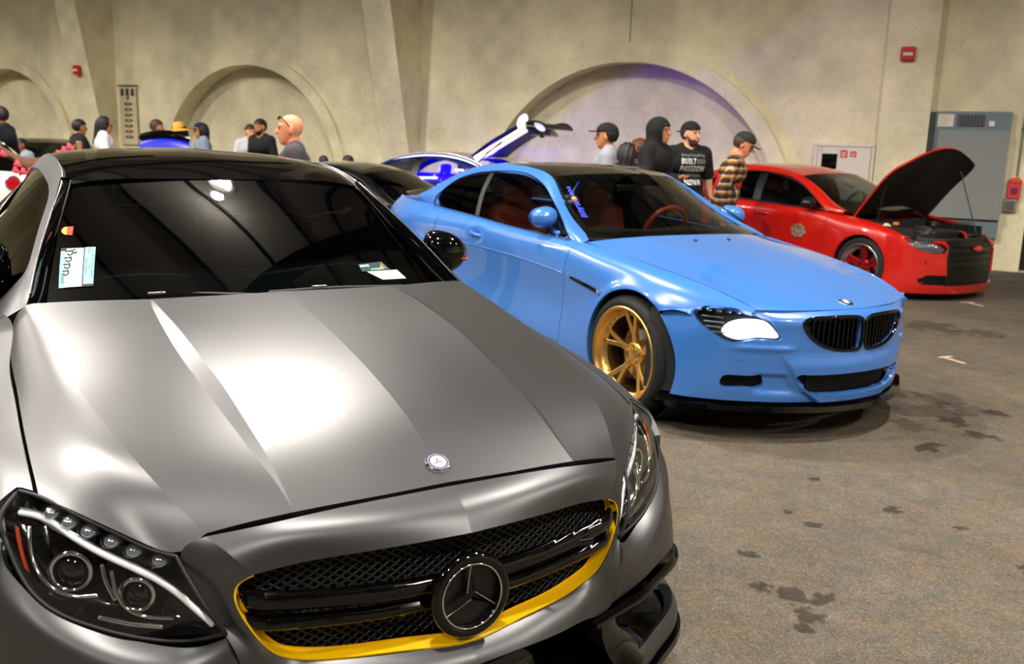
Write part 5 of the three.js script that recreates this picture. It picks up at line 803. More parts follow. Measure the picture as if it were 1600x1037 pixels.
// --- the red car with its hood up
M.redWheel = phy({ color: 0xb00810, metalness: .6, roughness: .25, clearcoat: 1 });
const redCar = sedanCar('red_sedan', 'bright red lowered sedan with its hood raised', [4.5535, -10.6653, .59211], { paint: M.red, frontGlass: M.clear, beltTrim: M.chrome, hoodAngle: 1.10, wheelMat: M.redWheel, wheelOpts: { lipMat: M.steel, lip: .06, rim: .24 } });
{
  const car = redCar, al = std({ color: 0x8d8f92, metalness: .9, roughness: .35 }), bay = new THREE.Group(); bay.name = 'engine'; car.add(bay);
  part('bay_floor', box(.75, .04, 1.3, .3, .42, 0), M.inside, car);
  part('engine_cover', new RoundedBoxGeometry(.42, .14, .5, 3, .03).translate(.25, .66, -.05), M.blackPlastic, bay); part('air_box', new RoundedBoxGeometry(.28, .2, .28, 3, .03).translate(.38, .6, .42), M.blackPlastic, bay); part('battery', new RoundedBoxGeometry(.2, .18, .26, 2, .02).translate(.45, .6, -.48), M.blackSatin, bay);
  part('intake_pipe', rod([[.42, .68, .36], [.35, .73, .15], [.15, .73, .05], [.02, .70, -.2]], .035, { seg: 24 }), al, bay, 'polished intake pipe'); part('coolant_hose', rod([[.6, .66, -.2], [.5, .70, -.3], [.3, .70, -.4]], .014, { seg: 16 }), M.red, bay, 'red coolant hose');
  part('reservoir', new THREE.SphereGeometry(.07, 16, 12).translate(.05, .72, .5), std({ color: 0xd8cfae, roughness: .4 }), bay); part('filler_cap', new THREE.CylinderGeometry(.035, .035, .03, 16).translate(.12, .79, .42), phy({ color: 0xe07010, roughness: .4 }), bay);
  part('radiator_support', rod([[.50, .655, .60], [.70, .655, .4], [.765, .655, 0], [.70, .655, -.4], [.50, .655, -.60]], .025, { seg: 30 }), M.blackPlastic, car); both(s => part('strut_cap', new THREE.CylinderGeometry(.07, .08, .05, 20).translate(-.02, .76, .52 * s), M.blackSatin, bay));
  part('fender_apron', box(.7, .3, .02, .15, .62, -.66), M.inside, car); part('fender_apron', box(.7, .3, .02, .15, .62, .66), M.inside, car);
  part('prop_rod', rod([[.55, .66, -.5], [.23, 1.38, -.55]], .007, { seg: 4, smooth: false }), M.blackSatin, car); part('gas_strut', rod([[.05, .80, .68], [.11, 1.28, .66]], .01, { seg: 4, smooth: false }), M.blackSatin, car);
  part('bow_tie_badge', merge([new RoundedBoxGeometry(.02, .035, .16, 2, .008).translate(.862, .57, 0), new RoundedBoxGeometry(.022, .06, .06, 2, .008).translate(.862, .57, 0)]), phy({ color: 0xd02010, roughness: .3, clearcoat: 1 }), car, 'red cross shaped badge');
  part('antenna', rod([[-2.3, 1.375, 0], [-2.42, 1.55, 0]], .004, { seg: 4, smooth: false }), M.blackSatin, car);
  part('lower_chrome', rod([[.735, .178, .36], [.70, .185, .5], [.64, .20, .64]], .008), M.chrome, car);
  const lionTex = canvasTex(256, 256, (c) => { const r = rng(77); c.clearRect(0, 0, 256, 256); for (let i = 0; i < 420; i++) { const a = r() * 6.28, d = Math.sqrt(r()) * 100, sh = 60 + r() * 130; c.fillStyle = `rgba(${sh | 0},${sh * .82 | 0},${sh * .64 | 0},0.9)`; c.beginPath(); c.ellipse(128 + Math.cos(a) * d, 128 + Math.sin(a) * d * .9, 4 + r() * 10, 3 + r() * 5, a, 0, 7); c.fill(); } });
  part('door_decal', (() => { const f = (u, v) => [lerp(-1.0, -.72, u), lerp(.74, .53, v), interp([.5, .62, .75], [.862, .866, .862], lerp(.74, .53, v))]; return sheetOn((u, v) => f(u, v), [[0, 0], [1, 0], [1, 1], [0, 1]], [0, 0, .004]); })(), std({ map: lionTex, transparent: true, alphaTest: .5, roughness: .5 }), car, 'brown and grey blotched decal on the door');
}
// --- the dark blue hatchback full of light strips, its tailgate up (faces away)
M.deepBlue = phy({ color: 0x0a1460, roughness: .25, clearcoat: 1, clearcoatRoughness: .03 });
M.led = std({ color: 0xffffff, emissive: 0xbcc4ff, emissiveIntensity: 5 }); M.ledBlue = std({ color: 0x2020ff, emissive: 0x2a1aff, emissiveIntensity: 6 });
M.ledWarm = std({ color: 0xffffff, emissive: 0xfff6d8, emissiveIntensity: 5 });
const ledCar = sedanCar('lit_hatchback', 'dark blue car glowing with light strips, tailgate raised', [-2.70, -15.35, -2.0162], { paint: M.deepBlue, glass: M.clear, noRearGlass: true, interior: phy({ color: 0x2a22c0, roughness: .25, metalness: .4 }), leftDoorOpen: true });
{
  const car = ledCar;
  // roof rail lights on the side that shows
  const rail = sedan.RT.slice(2, 9).map(q => [q[0], q[1] - .035, -(q[2] + .035)]);
  part('roof_rail', rod(sedan.RT.slice(1, 9).map(q => [q[0], q[1] + .006, -(q[2] + .012)]), .016, { seg: 50 }), std({ color: 0xd8d8e0, metalness: .8, roughness: .25 }), car, 'silver roof rail');
  part('light_strip', rod(rail, .014, { seg: 50 }), M.led, car, 'white light strip'); part('light_strip', rod([[-1.4, .99, -.72], [-2.0, 1.01, -.72]], .02, { seg: 4 }), M.led, car); part('light_strip', rod([[-1.2, .55, -.5], [-1.8, .5, -.5]], .03, { seg: 4 }), M.ledBlue, car); part('light_strip', rod([[-1.0, .5, -.55], [-1.2, .42, -.6]], .05, { seg: 4 }), M.led, car);
  for (const [x, y, w] of [[-2.42, 1.14, .22], [-2.52, 1.08, .3], [-2.60, 1.02, .24]]) part('screen_strip', box(w, .03, .012, x, y, -.70 + (1.14 - y) * -.25), M.led, car);
  for (const [x, y, z, w, h] of [[-1.7, .92, -.2, .9, .3], [-2.3, 1.0, -.1, .5, .3]]) part('mirror_panel', box(w, h, .02, x, y, z), phy({ color: 0x3a2af0, metalness: .9, roughness: .1 }), car);
  for (const [x, y, z, i] of [[-1.6, 1.15, -.3, 40], [-2.2, .9, -.5, 30], [-2.75, 1.25, -.2, 34]]) { const l = new THREE.PointLight(0x4a2cff, i, 0, 2); l.position.set(x, y, z); l.castShadow = true; l.shadow.radius = 2; l.name = 'strip_light'; car.add(l); }
  // tailgate, hinged at the roof's rear edge
  const g = new THREE.Group(); g.name = 'tailgate'; g.position.set(-2.5, 1.33, 0); car.add(g);
  const a = .52, dir = [-Math.cos(a), Math.sin(a)], up = [Math.sin(a), Math.cos(a)], P = (t, o, z) => [dir[0] * t + up[0] * o, dir[1] * t + up[1] * o, z];
  part('gate_skin', toGeo(flange(net([-.58, -.3, 0, .3, .58].map(z => [P(.02, .02, z), P(.35, .075 - z * z * .05, z * .98), P(.7, .085 - z * z * .06, z * .93), P(.92, .03, z * .88), P(1.0, -.16, z * .85)]), { nu: 16, nv: 24, inside: [0, -.5, 0] }), .03)), M.deepBlue, g);
  part('gate_liner', toGeo(net([-.52, 0, .52].map(z => [P(.05, -.02, z), P(.45, .02, z), P(.88, -.01, z * .9)]), { nu: 10, nv: 10 })), M.blackPlastic, g);
  part('gate_light_panel', face(box(.95, .11, .02), P(.5, -.055, -.52), [0, 0, -1], [...up, 0]), std({ color: 0x504c40, roughness: .4 }), g, 'panel behind the bead lights'); 
  const beads = []; for (let i = 0; i < 22; i++) for (const k of [-1, 1]) beads.push(new THREE.SphereGeometry(.025, 8, 6).translate(...P(.05 + i * .043, -.055 + k * .031, -.54))); part('bead_lights', merge(beads), M.ledWarm, g).userData.kind = 'stuff';
  part('gate_lamp', new THREE.SphereGeometry(1, 20, 14).scale(.115, .07, .04).rotateZ(-a - .5).translate(...P(.95, .07, -.50)), M.ledWarm, g, 'white oval lamp on the gate'); part('gate_lamp', new THREE.SphereGeometry(1, 16, 12).scale(.10, .05, .05).rotateZ(.6).translate(...P(1.12, -.1, -.40)), M.led, g);
  part('gate_lip', toGeo(flange(net([-.52, 0, .52].map(z => [P(.95, .02, z), P(1.08, -.02, z), P(1.2, -.12, z * .95), P(1.22, -.2, z * .95)]), { nu: 10, nv: 14 }), .03)), M.blackSatin, g); part('latch', box(.05, .09, .06, ...P(1.1, -.22, -.4)), M.blackSatin, g);
  part('gas_strut', rod([[.05, -.2, -.56], P(.55, -.03, -.55)], .012, { seg: 4, smooth: false }), M.blackSatin, g);
}
// --- cars that show only in part
M.white = phy({ color: 0xe8e6e0, roughness: .2, clearcoat: 1, clearcoatRoughness: .03 }); M.black = phy({ color: 0x08080a, roughness: .2, clearcoat: 1, clearcoatRoughness: .03 });
M.royal = phy({ color: 0x0a14c8, roughness: .25, clearcoat: 1, clearcoatRoughness: .03 });
const headTo = (rearX, rearZ, yaw, L = 3.65) => [rearX + L * Math.sin(yaw), rearZ + L * Math.cos(yaw), yaw];
const whiteCar = sedanCar('white_sports_car', 'white sports car with round red tail lights at the picture edge', headTo(-5.72, -9.9, 3.92, 3.65), { paint: M.white, scale: [1, 1.02, 1.0], roofMat: M.black });
for (const [y, z, r] of [[.92, .28, .075], [.91, .42, .045]]) both(s => { const t = part('round_tail_light', new THREE.CylinderGeometry(r, r, .03, 28).rotateZ(Math.PI / 2).translate(-3.665, y, z * s), M.redLens, whiteCar); part('lamp_ring', new THREE.TorusGeometry(r, .008, 8, 28).rotateY(Math.PI / 2).translate(-3.682, y, z * s), M.chrome, t); });
sedanCar('black_sedan', 'black sedan with clear windows behind the white sports car', headTo(-7.5, -15.2, .5411 + Math.PI), { paint: M.black, glass: M.glass });
sedanCar('black_coupe', 'low black car between the bald man and the lit hatchback', [-.75, -10.8, 1.1257], { paint: M.black, scale: [.8, .90, .95] });
const royal = sedanCar('royal_blue_car', 'royal blue car with black spoiler on its raised trunk lid', headTo(-5.25, -13.9, .3, 2.92), { paint: M.royal, scale: [.8, .88, .82] });
{
  part('raised_lid', toGeo(flange(net([-.42, -.2, 0, .2, .42].map(z => [[-3.25, 1.28, z], [-3.3, 1.48 - z * z * .1, z], [-3.37, 1.66 - z * z * .3, z * .97], [-3.42, 1.72 - z * z * .35, z * .95]]), { nu: 12, nv: 16, inside: [-4, 1.5, 0] }), .03)), M.royal, royal);
  part('lid_spoiler', toGeo(flange(net([-.42, -.2, 0, .2, .42].map(z => [[-3.345, 1.68 - z * z * .3, z], [-3.36, 1.76 - z * z * .35, z], [-3.39, 1.80 - z * z * .4, z * .95]]), { nu: 8, nv: 16, inside: [-4, 1.5, 0] }), .05)), M.gloss, royal); part('lid_hinge', rod([[-3.1, .98, .35], [-3.2, 1.2, .36], [-3.26, 1.32, .36]], .015), M.blackSatin, royal); part('lid_hinge', rod([[-3.1, .98, -.35], [-3.2, 1.2, -.36], [-3.26, 1.32, -.36]], .015), M.blackSatin, royal);
}
// ---------------------------------------------------------------- people
// distance helpers
function capsule(a, b, ra, rb) { const ab = sub3(b, a), l2 = ab[0] ** 2 + ab[1] ** 2 + ab[2] ** 2 || 1e-9; return (x, y, z) => { const px = x - a[0], py = y - a[1], pz = z - a[2], h = clamp((px * ab[0] + py * ab[1] + pz * ab[2]) / l2, 0, 1); return Math.hypot(px - ab[0] * h, py - ab[1] * h, pz - ab[2] * h) - lerp(ra, rb, h); }; }
function ellip(c, r) { const m = Math.min(...r); return (x, y, z) => { const q = Math.hypot((x - c[0]) / r[0], (y - c[1]) / r[1], (z - c[2]) / r[2]); return (q - 1) * m; }; }
function blend(list, k) { return (x, y, z) => { let d = 1e3; for (const f of list) { const e = f(x, y, z), h = clamp(.5 + .5 * (e - d) / k, 0, 1); d = lerp(e, d, h) - k * h * (1 - h); } return d; }; }
// naive surface nets of a distance field
function mesher(f, lo, hi, cell) {
  const n = [0, 1, 2].map(i => Math.ceil((hi[i] - lo[i]) / cell) + 1), [nx, ny, nz] = n, F = new Float32Array(nx * ny * nz), I = (i, j, k) => (k * ny + j) * nx + i;
  for (let k = 0; k < nz; k++) for (let j = 0; j < ny; j++) for (let i = 0; i < nx; i++) F[I(i, j, k)] = f(lo[0] + i * cell, lo[1] + j * cell, lo[2] + k * cell);
  const V = new Int32Array(nx * ny * nz).fill(-1), p = [], idx = [];
  for (let k = 0; k < nz - 1; k++) for (let j = 0; j < ny - 1; j++) for (let i = 0; i < nx - 1; i++) {
    let m = 0, sx = 0, sy = 0, sz = 0, c = 0; const g = []; for (let q = 0; q < 8; q++) { const v = F[I(i + (q & 1), j + (q >> 1 & 1), k + (q >> 2))]; g.push(v); if (v < 0) m |= 1 << q; }
    if (m === 0 || m === 255) continue;
    for (const [a, b] of [[0, 1], [2, 3], [4, 5], [6, 7], [0, 2], [1, 3], [4, 6], [5, 7], [0, 4], [1, 5], [2, 6], [3, 7]]) if ((g[a] < 0) !== (g[b] < 0)) { const t = g[a] / (g[a] - g[b]); sx += lerp(a & 1, b & 1, t); sy += lerp(a >> 1 & 1, b >> 1 & 1, t); sz += lerp(a >> 2, b >> 2, t); c++; }
    V[I(i, j, k)] = p.length / 3; p.push(lo[0] + (i + sx / c) * cell, lo[1] + (j + sy / c) * cell, lo[2] + (k + sz / c) * cell);
  }
  const quad = (a, b, c, d, fl) => { if (a < 0 || b < 0 || c < 0 || d < 0) return; if (fl) idx.push(a, b, c, a, c, d); else idx.push(a, c, b, a, d, c); };
  for (let k = 1; k < nz - 1; k++) for (let j = 1; j < ny - 1; j++) for (let i = 1; i < nx - 1; i++) {
    const s = F[I(i, j, k)] < 0;
    if (s !== F[I(i + 1, j, k)] < 0) quad(V[I(i, j - 1, k - 1)], V[I(i, j, k - 1)], V[I(i, j, k)], V[I(i, j - 1, k)], s);
    if (s !== F[I(i, j + 1, k)] < 0) quad(V[I(i - 1, j, k - 1)], V[I(i - 1, j, k)], V[I(i, j, k)], V[I(i, j, k - 1)], s);
    if (s !== F[I(i, j, k + 1)] < 0) quad(V[I(i - 1, j - 1, k)], V[I(i, j - 1, k)], V[I(i, j, k)], V[I(i - 1, j, k)], s);
  }
  const g = new THREE.BufferGeometry(); g.setAttribute('position', new THREE.Float32BufferAttribute(p, 3)); g.setIndex(idx); g.computeVertexNormals();
  const uv = []; for (let i = 0; i < p.length; i += 3) uv.push(p[i], p[i + 1]); g.setAttribute('uv', new THREE.Float32BufferAttribute(uv, 2)); return g;
}
// head about the origin at its centre, facing +z, 0.235 m tall
const headField = blend([ellip([0, .025, -.012], [.076, .092, .096]), ellip([0, -.045, .022], [.056, .07, .066]), ellip([0, -.095, .052], [.024, .022, .026])], .035);
const headParts = blend([headField, capsule([0, .008, .088], [0, -.03, .108], .009, .0125), ellip([0, .03, .076], [.05, .012, .016]), ellip([0, -.062, .083], [.024, .008, .010]), ellip([-.078, -.008, -.008], [.011, .032, .018]), ellip([.078, -.008, -.008], [.011, .032, .018]), capsule([0, -.09, -.025], [0, -.16, -.03], .052, .056)], .012);
const headCut = (x, y, z) => Math.max(headParts(x, y, z), -Math.min(ellip([-.032, .008, .098], [.018, .011, .018])(x, y, z), ellip([.032, .008, .098], [.018, .011, .018])(x, y, z)) - .002);
const headGeo = mesher(headCut, [-.11, -.19, -.13], [.11, .135, .14], .006);
const hairField = (x, y, z) => headField(x, y, z) - .010;
const handGeo = (() => { // right hand hanging down: wrist at origin, fingers towards -y, palm towards +x
  const L = [ellip([.0, -.045, 0], [.016, .048, .038])]; const F = [[-.028, .066], [-.01, .075], [.009, .071], [.027, .056]];
  const P = [blend([...L, capsule([0, .03, 0], [0, -.02, 0], .027, .026)], .02)];
  for (const [z, l] of F) P.push(blend([capsule([0, -.08, z], [.006, -.08 - l * .5, z * 1.1], .0095, .009), capsule([.006, -.08 - l * .5, z * 1.1], [.022, -.08 - l * .92, z * 1.1], .009, .0075)], .004));
  P.push(blend([capsule([.004, -.03, .03], [.014, -.06, .052], .012, .0105), capsule([.014, -.06, .052], [.022, -.085, .05], .0105, .0085)], .006));
  return mesher((x, y, z) => { let d = 1e3; for (const f of P) d = Math.min(d, f(x, y, z)); return d; }, [-.05, -.19, -.06], [.06, .06, .08], .0055);
})();
const SKIN = { fair: std({ color: 0xd29a78, roughness: .55 }), tan: std({ color: 0xb8784e, roughness: .55 }), brown: std({ color: 0x8a5436, roughness: .55 }), rosy: std({ color: 0xe0906c, roughness: .5 }) };
const cloth = (c) => std({ color: c, roughness: .9 });
M.eye = std({ color: 0x1c1410, roughness: .3 });
// person: place x, z; face (turn about y), height h; options for dress and pose
function person(label, [x, z], turn, h, o = {}) {
  const { skin = SKIN.fair, top = cloth(0x101012), bottom = cloth(0x1c2230), hair = 0x17110d, hairStyle = 'short', sleeves = 'long', arms = ['down', 'down'], headTurn = 0, headTilt = 0, lean = 0, print = null, shoes = cloth(0x1a1a1a), group = 'visitors in the hall', hood = false } = o;
  const t = thing('person', label, 'person', [x, 0, z], turn, group), k = h / 1.75;
  const B = (a) => { const y = a[1] * k, q = Math.max(0, y - .92 * k); return [a[0] * k, y - q * (1 - Math.cos(lean)), a[2] * k + q * Math.sin(lean)]; };
  const elbowOf = { down: [.255, 1.14, -.03], fold: [.26, 1.16, .04], phone: [.235, 1.13, .02] }, wristOf = { down: [.265, .90, .05], fold: [.02, 1.17, .22], phone: [.10, 1.18, .30] };
  const SH = [.185, 1.42, -.01], arm = (s, m) => { const e = elbowOf[m], w = wristOf[m], f = (a) => B([a[0] * s, a[1], a[2]]); return { s: f(SH), e: f(e), w: f(w) }; };
  const A = [arm(1, arms[0]), arm(-1, arms[1])], r = (v) => v * k;
  const torso = [capsule(B([-.075, 1.34, -.005]), B([.075, 1.34, -.005]), r(.125), r(.125)), capsule(B([-.05, 1.1, .0]), B([.05, 1.1, .0]), r(.115), r(.115)), capsule(B([-.07, .97, -.005]), B([.07, .97, -.005]), r(.118), r(.118)), capsule(B([-.155, 1.425, -.01]), B([.155, 1.425, -.01]), r(.066), r(.066)), capsule(B([-.06, 1.465, -.015]), B([.06, 1.465, -.015]), r(.06), r(.06)), capsule(B([0, 1.40, -.01]), B([0, 1.52, 0]), r(.075), r(.056))];
  const limbs = A.flatMap(a => [capsule(a.s, a.e, r(.056), r(.042)), capsule(a.e, a.w, r(.042), r(.029))]);
  const legs = [1, -1].flatMap(s => [capsule(B([.095 * s, .93, 0]), B([.105 * s, .50, .015]), r(.085), r(.058)), capsule(B([.105 * s, .50, .015]), B([.11 * s, .09, -.02]), r(.056), r(.038)), capsule(B([.11 * s, .045, -.04]), B([.125 * s, .038, .12]), r(.042), r(.035))]);
  const body = blend([...torso, ...limbs, ...legs], .03), lo = [-.45, -.02, -.35], hi = [.45, 1.6 * k, .5 + Math.sin(lean) * .7];
  const hc = B([0, 1.618, .025]), headM = new THREE.Matrix4().makeTranslation(...hc).multiply(new THREE.Matrix4().makeRotationY(headTurn)).multiply(new THREE.Matrix4().makeRotationX(headTilt + lean * .4)).multiply(new THREE.Matrix4().makeScale(k, k, k));
  const hands = A.map((a, i) => { const g = handGeo.clone(); if (i === 0) g.scale(-1, 1, 1); const d = norm3(sub3(a.w, a.e)), y = [-d[0], -d[1], -d[2]], xr = norm3(cross3(y, [0, .2, 1])), zz = cross3(xr, y); const m = new THREE.Matrix4().makeBasis(v3(xr), v3(y), v3(zz)).setPosition(...a.w).multiply(new THREE.Matrix4().makeScale(k, k, k)); g.applyMatrix4(m); if (i === 0) { const n = g.index.array; for (let q = 0; q < n.length; q += 3) { const w = n[q]; n[q] = n[q + 1]; n[q + 1] = w; } g.computeVertexNormals(); } return g; });
  part('body', merge([mesher(body, lo, hi, .022), headGeo.clone().applyMatrix4(headM), ...hands]), skin, t);
  // clothes
  const torsoF = blend([...torso.slice(0, 5), ...(sleeves === 'none' ? [] : A.flatMap(a => sleeves === 'long' ? [capsule(a.s, a.e, r(.06), r(.047)), capsule(a.e, a.w, r(.047), r(.036))] : [capsule(a.s, mix3(a.s, a.e, .72), r(.064), r(.060))]))], .03);
  const neckP = B([0, 1.525, .01]), hem = .88 * k, shirtF = (X, Y, Z) => Math.max(torsoF(X, Y, Z) - .014, hem - Y, -(Math.hypot(X - neckP[0], (Y - neckP[1]) * .9, Z - neckP[2] - .01) - .068 * k));
  const sh = part('shirt', mesher(shirtF, lo, hi, .018), top, t);
  const legF = blend([...legs.filter((_, i) => i % 3 < 2), torso[2]], .03); part('trousers', mesher((X, Y, Z) => Math.max(legF(X, Y, Z) - .014, .06 * k - Y, Y - .98 * k), lo, [.45, 1.02 * k, .35], .022), bottom, t);
  for (const s of [1, -1]) part('shoe', mesher((X, Y, Z) => Math.max(capsule(B([.11 * s, .05, -.045]), B([.127 * s, .04, .13]), r(.052), r(.043))(X, Y, Z), .004 - Y), [-.25, -.02, -.15], [.25, .14, .25], .012), shoes, t);
  const hd = (g) => g.applyMatrix4(headM);
  for (const s of [1, -1]) part('eye', hd(new THREE.SphereGeometry(.0085, 10, 8).translate(.032 * s, .008, .083)), M.eye, t);
  const hm = cloth(hair); hm.roughness = .6;
  const HF = (f, lo2 = [-.13, -.2, -.14], hi2 = [.13, .16, .14]) => hd(mesher(f, lo2, hi2, .0075));
  if (hairStyle === 'short') part('hair', HF((X, Y, Z) => Math.max(hairField(X, Y, Z) - .004, -(Y - .045 + (Z < .0 ? .10 : 0) * sstep(.03, -.05, Z) - (Z > .05 ? 0 : 0)))), hm, t);
  if (hairStyle === 'curly') part('hair', HF((X, Y, Z) => Math.max(hairField(X, Y, Z) - .02 + .006 * Math.sin(X * 90) * Math.sin(Y * 85) * Math.sin(Z * 95), -(Y - .03 + .13 * sstep(.05, -.04, Z)))), hm, t);
  if (hairStyle === 'long') part('hair', HF((X, Y, Z) => { const back = blend([ellip([0, .02, -.03], [.098, .105, .105]), capsule([0, -.05, -.06], [0, -.28, -.075], .085, .06)], .05)(X, Y, Z) + .004 * Math.sin(X * 120 + Y * 20); return Math.max(back, -(Math.hypot(X * 1.15, (Y + .03) * .85, Z - .085) - .088)); }, [-.15, -.40, -.2], [.15, .15, .14]), hm, t);
  if (o.beard) part('beard', HF((X, Y, Z) => Math.max(headParts(X, Y, Z) - .003, Y + .052 - .03 * sstep(.05, .02, Z), -(Z - .012), -(Math.hypot(X, (Y + .06) * 1.6, Z - .1) - .026), -.125 - Y)), cloth(o.beard), t);
  if (hood) part('hood', HF((X, Y, Z) => { const s = blend([ellip([0, .015, -.025], [.108, .125, .125]), capsule([0, -.12, -.05], [0, -.2, -.06], .10, .12)], .05)(X, Y, Z); return Math.max(s, -(s + .016), -(Math.hypot(X * 1.15, (Y + .01) * .9, Z - .10) - .085)); }, [-.2, -.34, -.22], [.2, .18, .15]), top, t);
  if (o.cap) { // peaked cap; capTurn pi puts the peak behind
    const cg = new THREE.Group(); cg.name = 'cap'; cg.applyMatrix4(headM); t.add(cg); const ct = o.capTurn || 0, cm = cloth(o.cap);
    part('crown', mesher((X, Y, Z) => Math.max(ellip([0, .035, -.01], [.094, .10, .113])(X, Y, Z), .048 - Y + Z * .12 * (ct ? -1 : 1) * .5), [-.12, .0, -.15], [.12, .16, .13], .0075), cm, cg);
    const br = new THREE.Shape(); br.absellipse(0, .0, .075, .10, 0, Math.PI, false); const bg = new THREE.ExtrudeGeometry(br, { depth: .004, bevelEnabled: true, bevelSize: .003, bevelThickness: .003, curveSegments: 20 }); bg.rotateX(Math.PI / 2); bg.translate(0, .052, .075); const bp = bg.attributes.position; for (let i = 0; i < bp.count; i++) bp.setY(i, bp.getY(i) - bp.getX(i) ** 2 * (o.flatPeak ? .8 : 3.5) - (bp.getZ(i) - .075) * (o.flatPeak ? .05 : .22)); bg.computeVertexNormals(); part('peak', bg.rotateY(ct), cm, cg);
  }
  if (o.strawHat) { const sg = new THREE.Group(); sg.name = 'straw_hat'; sg.applyMatrix4(headM); t.add(sg); const sm = std({ color: 0xd9a944, roughness: .8 }); part('hat', lathe([[0, .175], [.05, .172], [.085, .155], [.098, .10], [.10, .06], [.13, .048], [.22, .025], [.225, .018], [.22, .02], [.1, .05]], 40).rotateX(.1), sm, sg); part('hat_band', lathe([[.1015, .062], [.1015, .08], [.0995, .08]], 40).rotateX(.1), cloth(0xb78a35), sg); }
  if (o.glassesUp) { const gg = part('sunglasses', hd(merge([rod([[-.085, .02, 0], [-.075, .085, .055], [-.04, .092, .08], [0, .09, .088], [.04, .092, .08], [.075, .085, .055], [.085, .02, 0]], .005, { seg: 40, rad: 6 }), new THREE.SphereGeometry(1, 14, 10).scale(.03, .018, .01).rotateX(-.7).translate(-.036, .088, .082), new THREE.SphereGeometry(1, 14, 10).scale(.03, .018, .01).rotateX(-.7).translate(.036, .088, .082)])), M.gloss, t); }
  if (print) { // flat print that follows the chest
    const [w, hh, yc, tx] = print, front = (X, Y) => { let z0 = .42; for (let i = 0; i < 60; i++) { const d = shirtF(X, Y, z0); if (d < .0005) break; z0 -= Math.max(.0008, d * .8); } return z0; };
    part('shirt_print', sheetOn((u, v) => { const X = lerp(-w / 2, w / 2, u), Y = lerp(yc + hh / 2, yc - hh / 2, v) * k; return [X, Y, front(X, Y) + .010]; }, [[0, 0], [1, 0], [1, 1], [0, 1]], [0, 0, 0], 16), std({ map: tx, transparent: true, alphaTest: .3, roughness: .8 }), sh);
  }
  t.userData.hands = undefined; return { t, A, k };
}
const faceDir = (dx, dz) => Math.atan2(dx, dz);
{
  const plaid = canvasTex(256, 256, (c) => { c.fillStyle = '#7a4a1e'; c.fillRect(0, 0, 256, 256); for (let i = 0; i < 4; i++) { c.fillStyle = 'rgba(20,16,14,.75)'; c.fillRect(i * 64, 0, 26, 256); c.fillRect(0, i * 64, 256, 26); c.fillStyle = 'rgba(216,200,170,.75)'; c.fillRect(i * 64 + 36, 0, 9, 256); c.fillRect(0, i * 64 + 36, 256, 9); c.fillStyle = 'rgba(190,120,40,.6)'; c.fillRect(i * 64 + 50, 0, 8, 256); c.fillRect(0, i * 64 + 50, 256, 8); } }); plaid.wrapS = plaid.wrapT = THREE.RepeatWrapping; plaid.repeat.set(3.2, 3.2);
  const tee = canvasTex(512, 640, (c) => { c.clearRect(0, 0, 512, 640); c.textAlign = 'center'; c.fillStyle = '#6d6d70'; for (let i = 0; i < 9; i++) c.fillRect(28 + i * 52, 34 + (i % 3) * 6, 36, 44 - (i % 2) * 8); c.fillStyle = '#f4f4f2'; c.font = 'bold 128px sans-serif'; c.fillText('BUILT', 160, 200, 290); c.fillStyle = '#6d6d70'; for (let i = 0; i < 4; i++) c.fillRect(318 + i * 46, 116, 34, 82); c.fillStyle = '#f4f4f2'; c.fillText('PASSION', 256, 320, 490); c.fillStyle = '#57575a'; for (let i = 0; i < 10; i++) c.fillRect(26 + i * 47, 364, 33, 46 - (i % 3) * 6); c.fillStyle = '#f4f4f2'; c.font = 'bold 120px sans-serif'; c.fillText('NOVA', 256, 540, 440); });
  // the group behind the blue coupe
  person('person in dark flat peaked cap and pale grey shirt facing away from the red sedan', [.89, -9.2], -1.75, 1.76, { skin: SKIN.tan, top: cloth(0x8e929a), cap: 0x0d0d0f, flatPeak: true, hairStyle: 'short', hair: 0x0a0806 });
  person('person with long dark hair seen from behind between the capped and hooded visitors', [1.02, -8.72], 2.9, 1.58, { hairStyle: 'long', hair: 0x17100c, top: cloth(0x151316) });
  person('person with reddish brown hair mostly hidden behind the black hoodie', [1.34, -10.35], 2.4, 1.62, { hairStyle: 'curly', hair: 0x5a2e14, top: cloth(0x2a2a2c) });
  person('person in black hoodie with the hood pulled up', [1.43, -9.6], .95, 1.84, { skin: SKIN.tan, hood: true, top: cloth(0x0b0b0d), hairStyle: 'short', hair: 0x0c0908, arms: ['down', 'fold'] });
  person('person in black printed tee shirt and backward cap', [1.86, -10.15], .25, 1.83, { skin: SKIN.fair, cap: 0x0c0c0e, capTurn: Math.PI, sleeves: 'short', top: cloth(0x0a0a0c), bottom: cloth(0x3f5676), beard: 0x4a2a18, hairStyle: 'short', hair: 0x2a1a10, headTurn: .45, print: [.30, .40, 1.24, tee] });
  person('person in brown plaid shirt and dark peaked cap looking down', [2.13, -9.55], 1.25, 1.74, { skin: SKIN.rosy, cap: 0x22261f, top: std({ map: plaid, roughness: .9 }), hairStyle: 'short', hair: 0x3a2a1c, lean: .22, headTilt: .35, bottom: cloth(0x23252c) });
  person('person in red jacket leaning behind the plaid shirt', [2.42, -11.0], 1.9, 1.52, { skin: SKIN.rosy, top: cloth(0xb01210), hairStyle: 'short', hair: 0x8a1410, lean: .3 });
  // behind the grey coupe
  person('bald person in charcoal tee shirt with sunglasses pushed up on the head', [-1.76, -7.3], -1.35, 1.70, { skin: SKIN.rosy, sleeves: 'short', top: cloth(0x35343a), hairStyle: 'none', glassesUp: true, bottom: cloth(0x202228) });
  person('person in black sweatshirt standing before the second arch', [-4.1, -14.9], -.5, 1.82, { skin: SKIN.tan, top: cloth(0x0b0b0d), hairStyle: 'short', hair: 0x120d0a, beard: 0x1a120d });
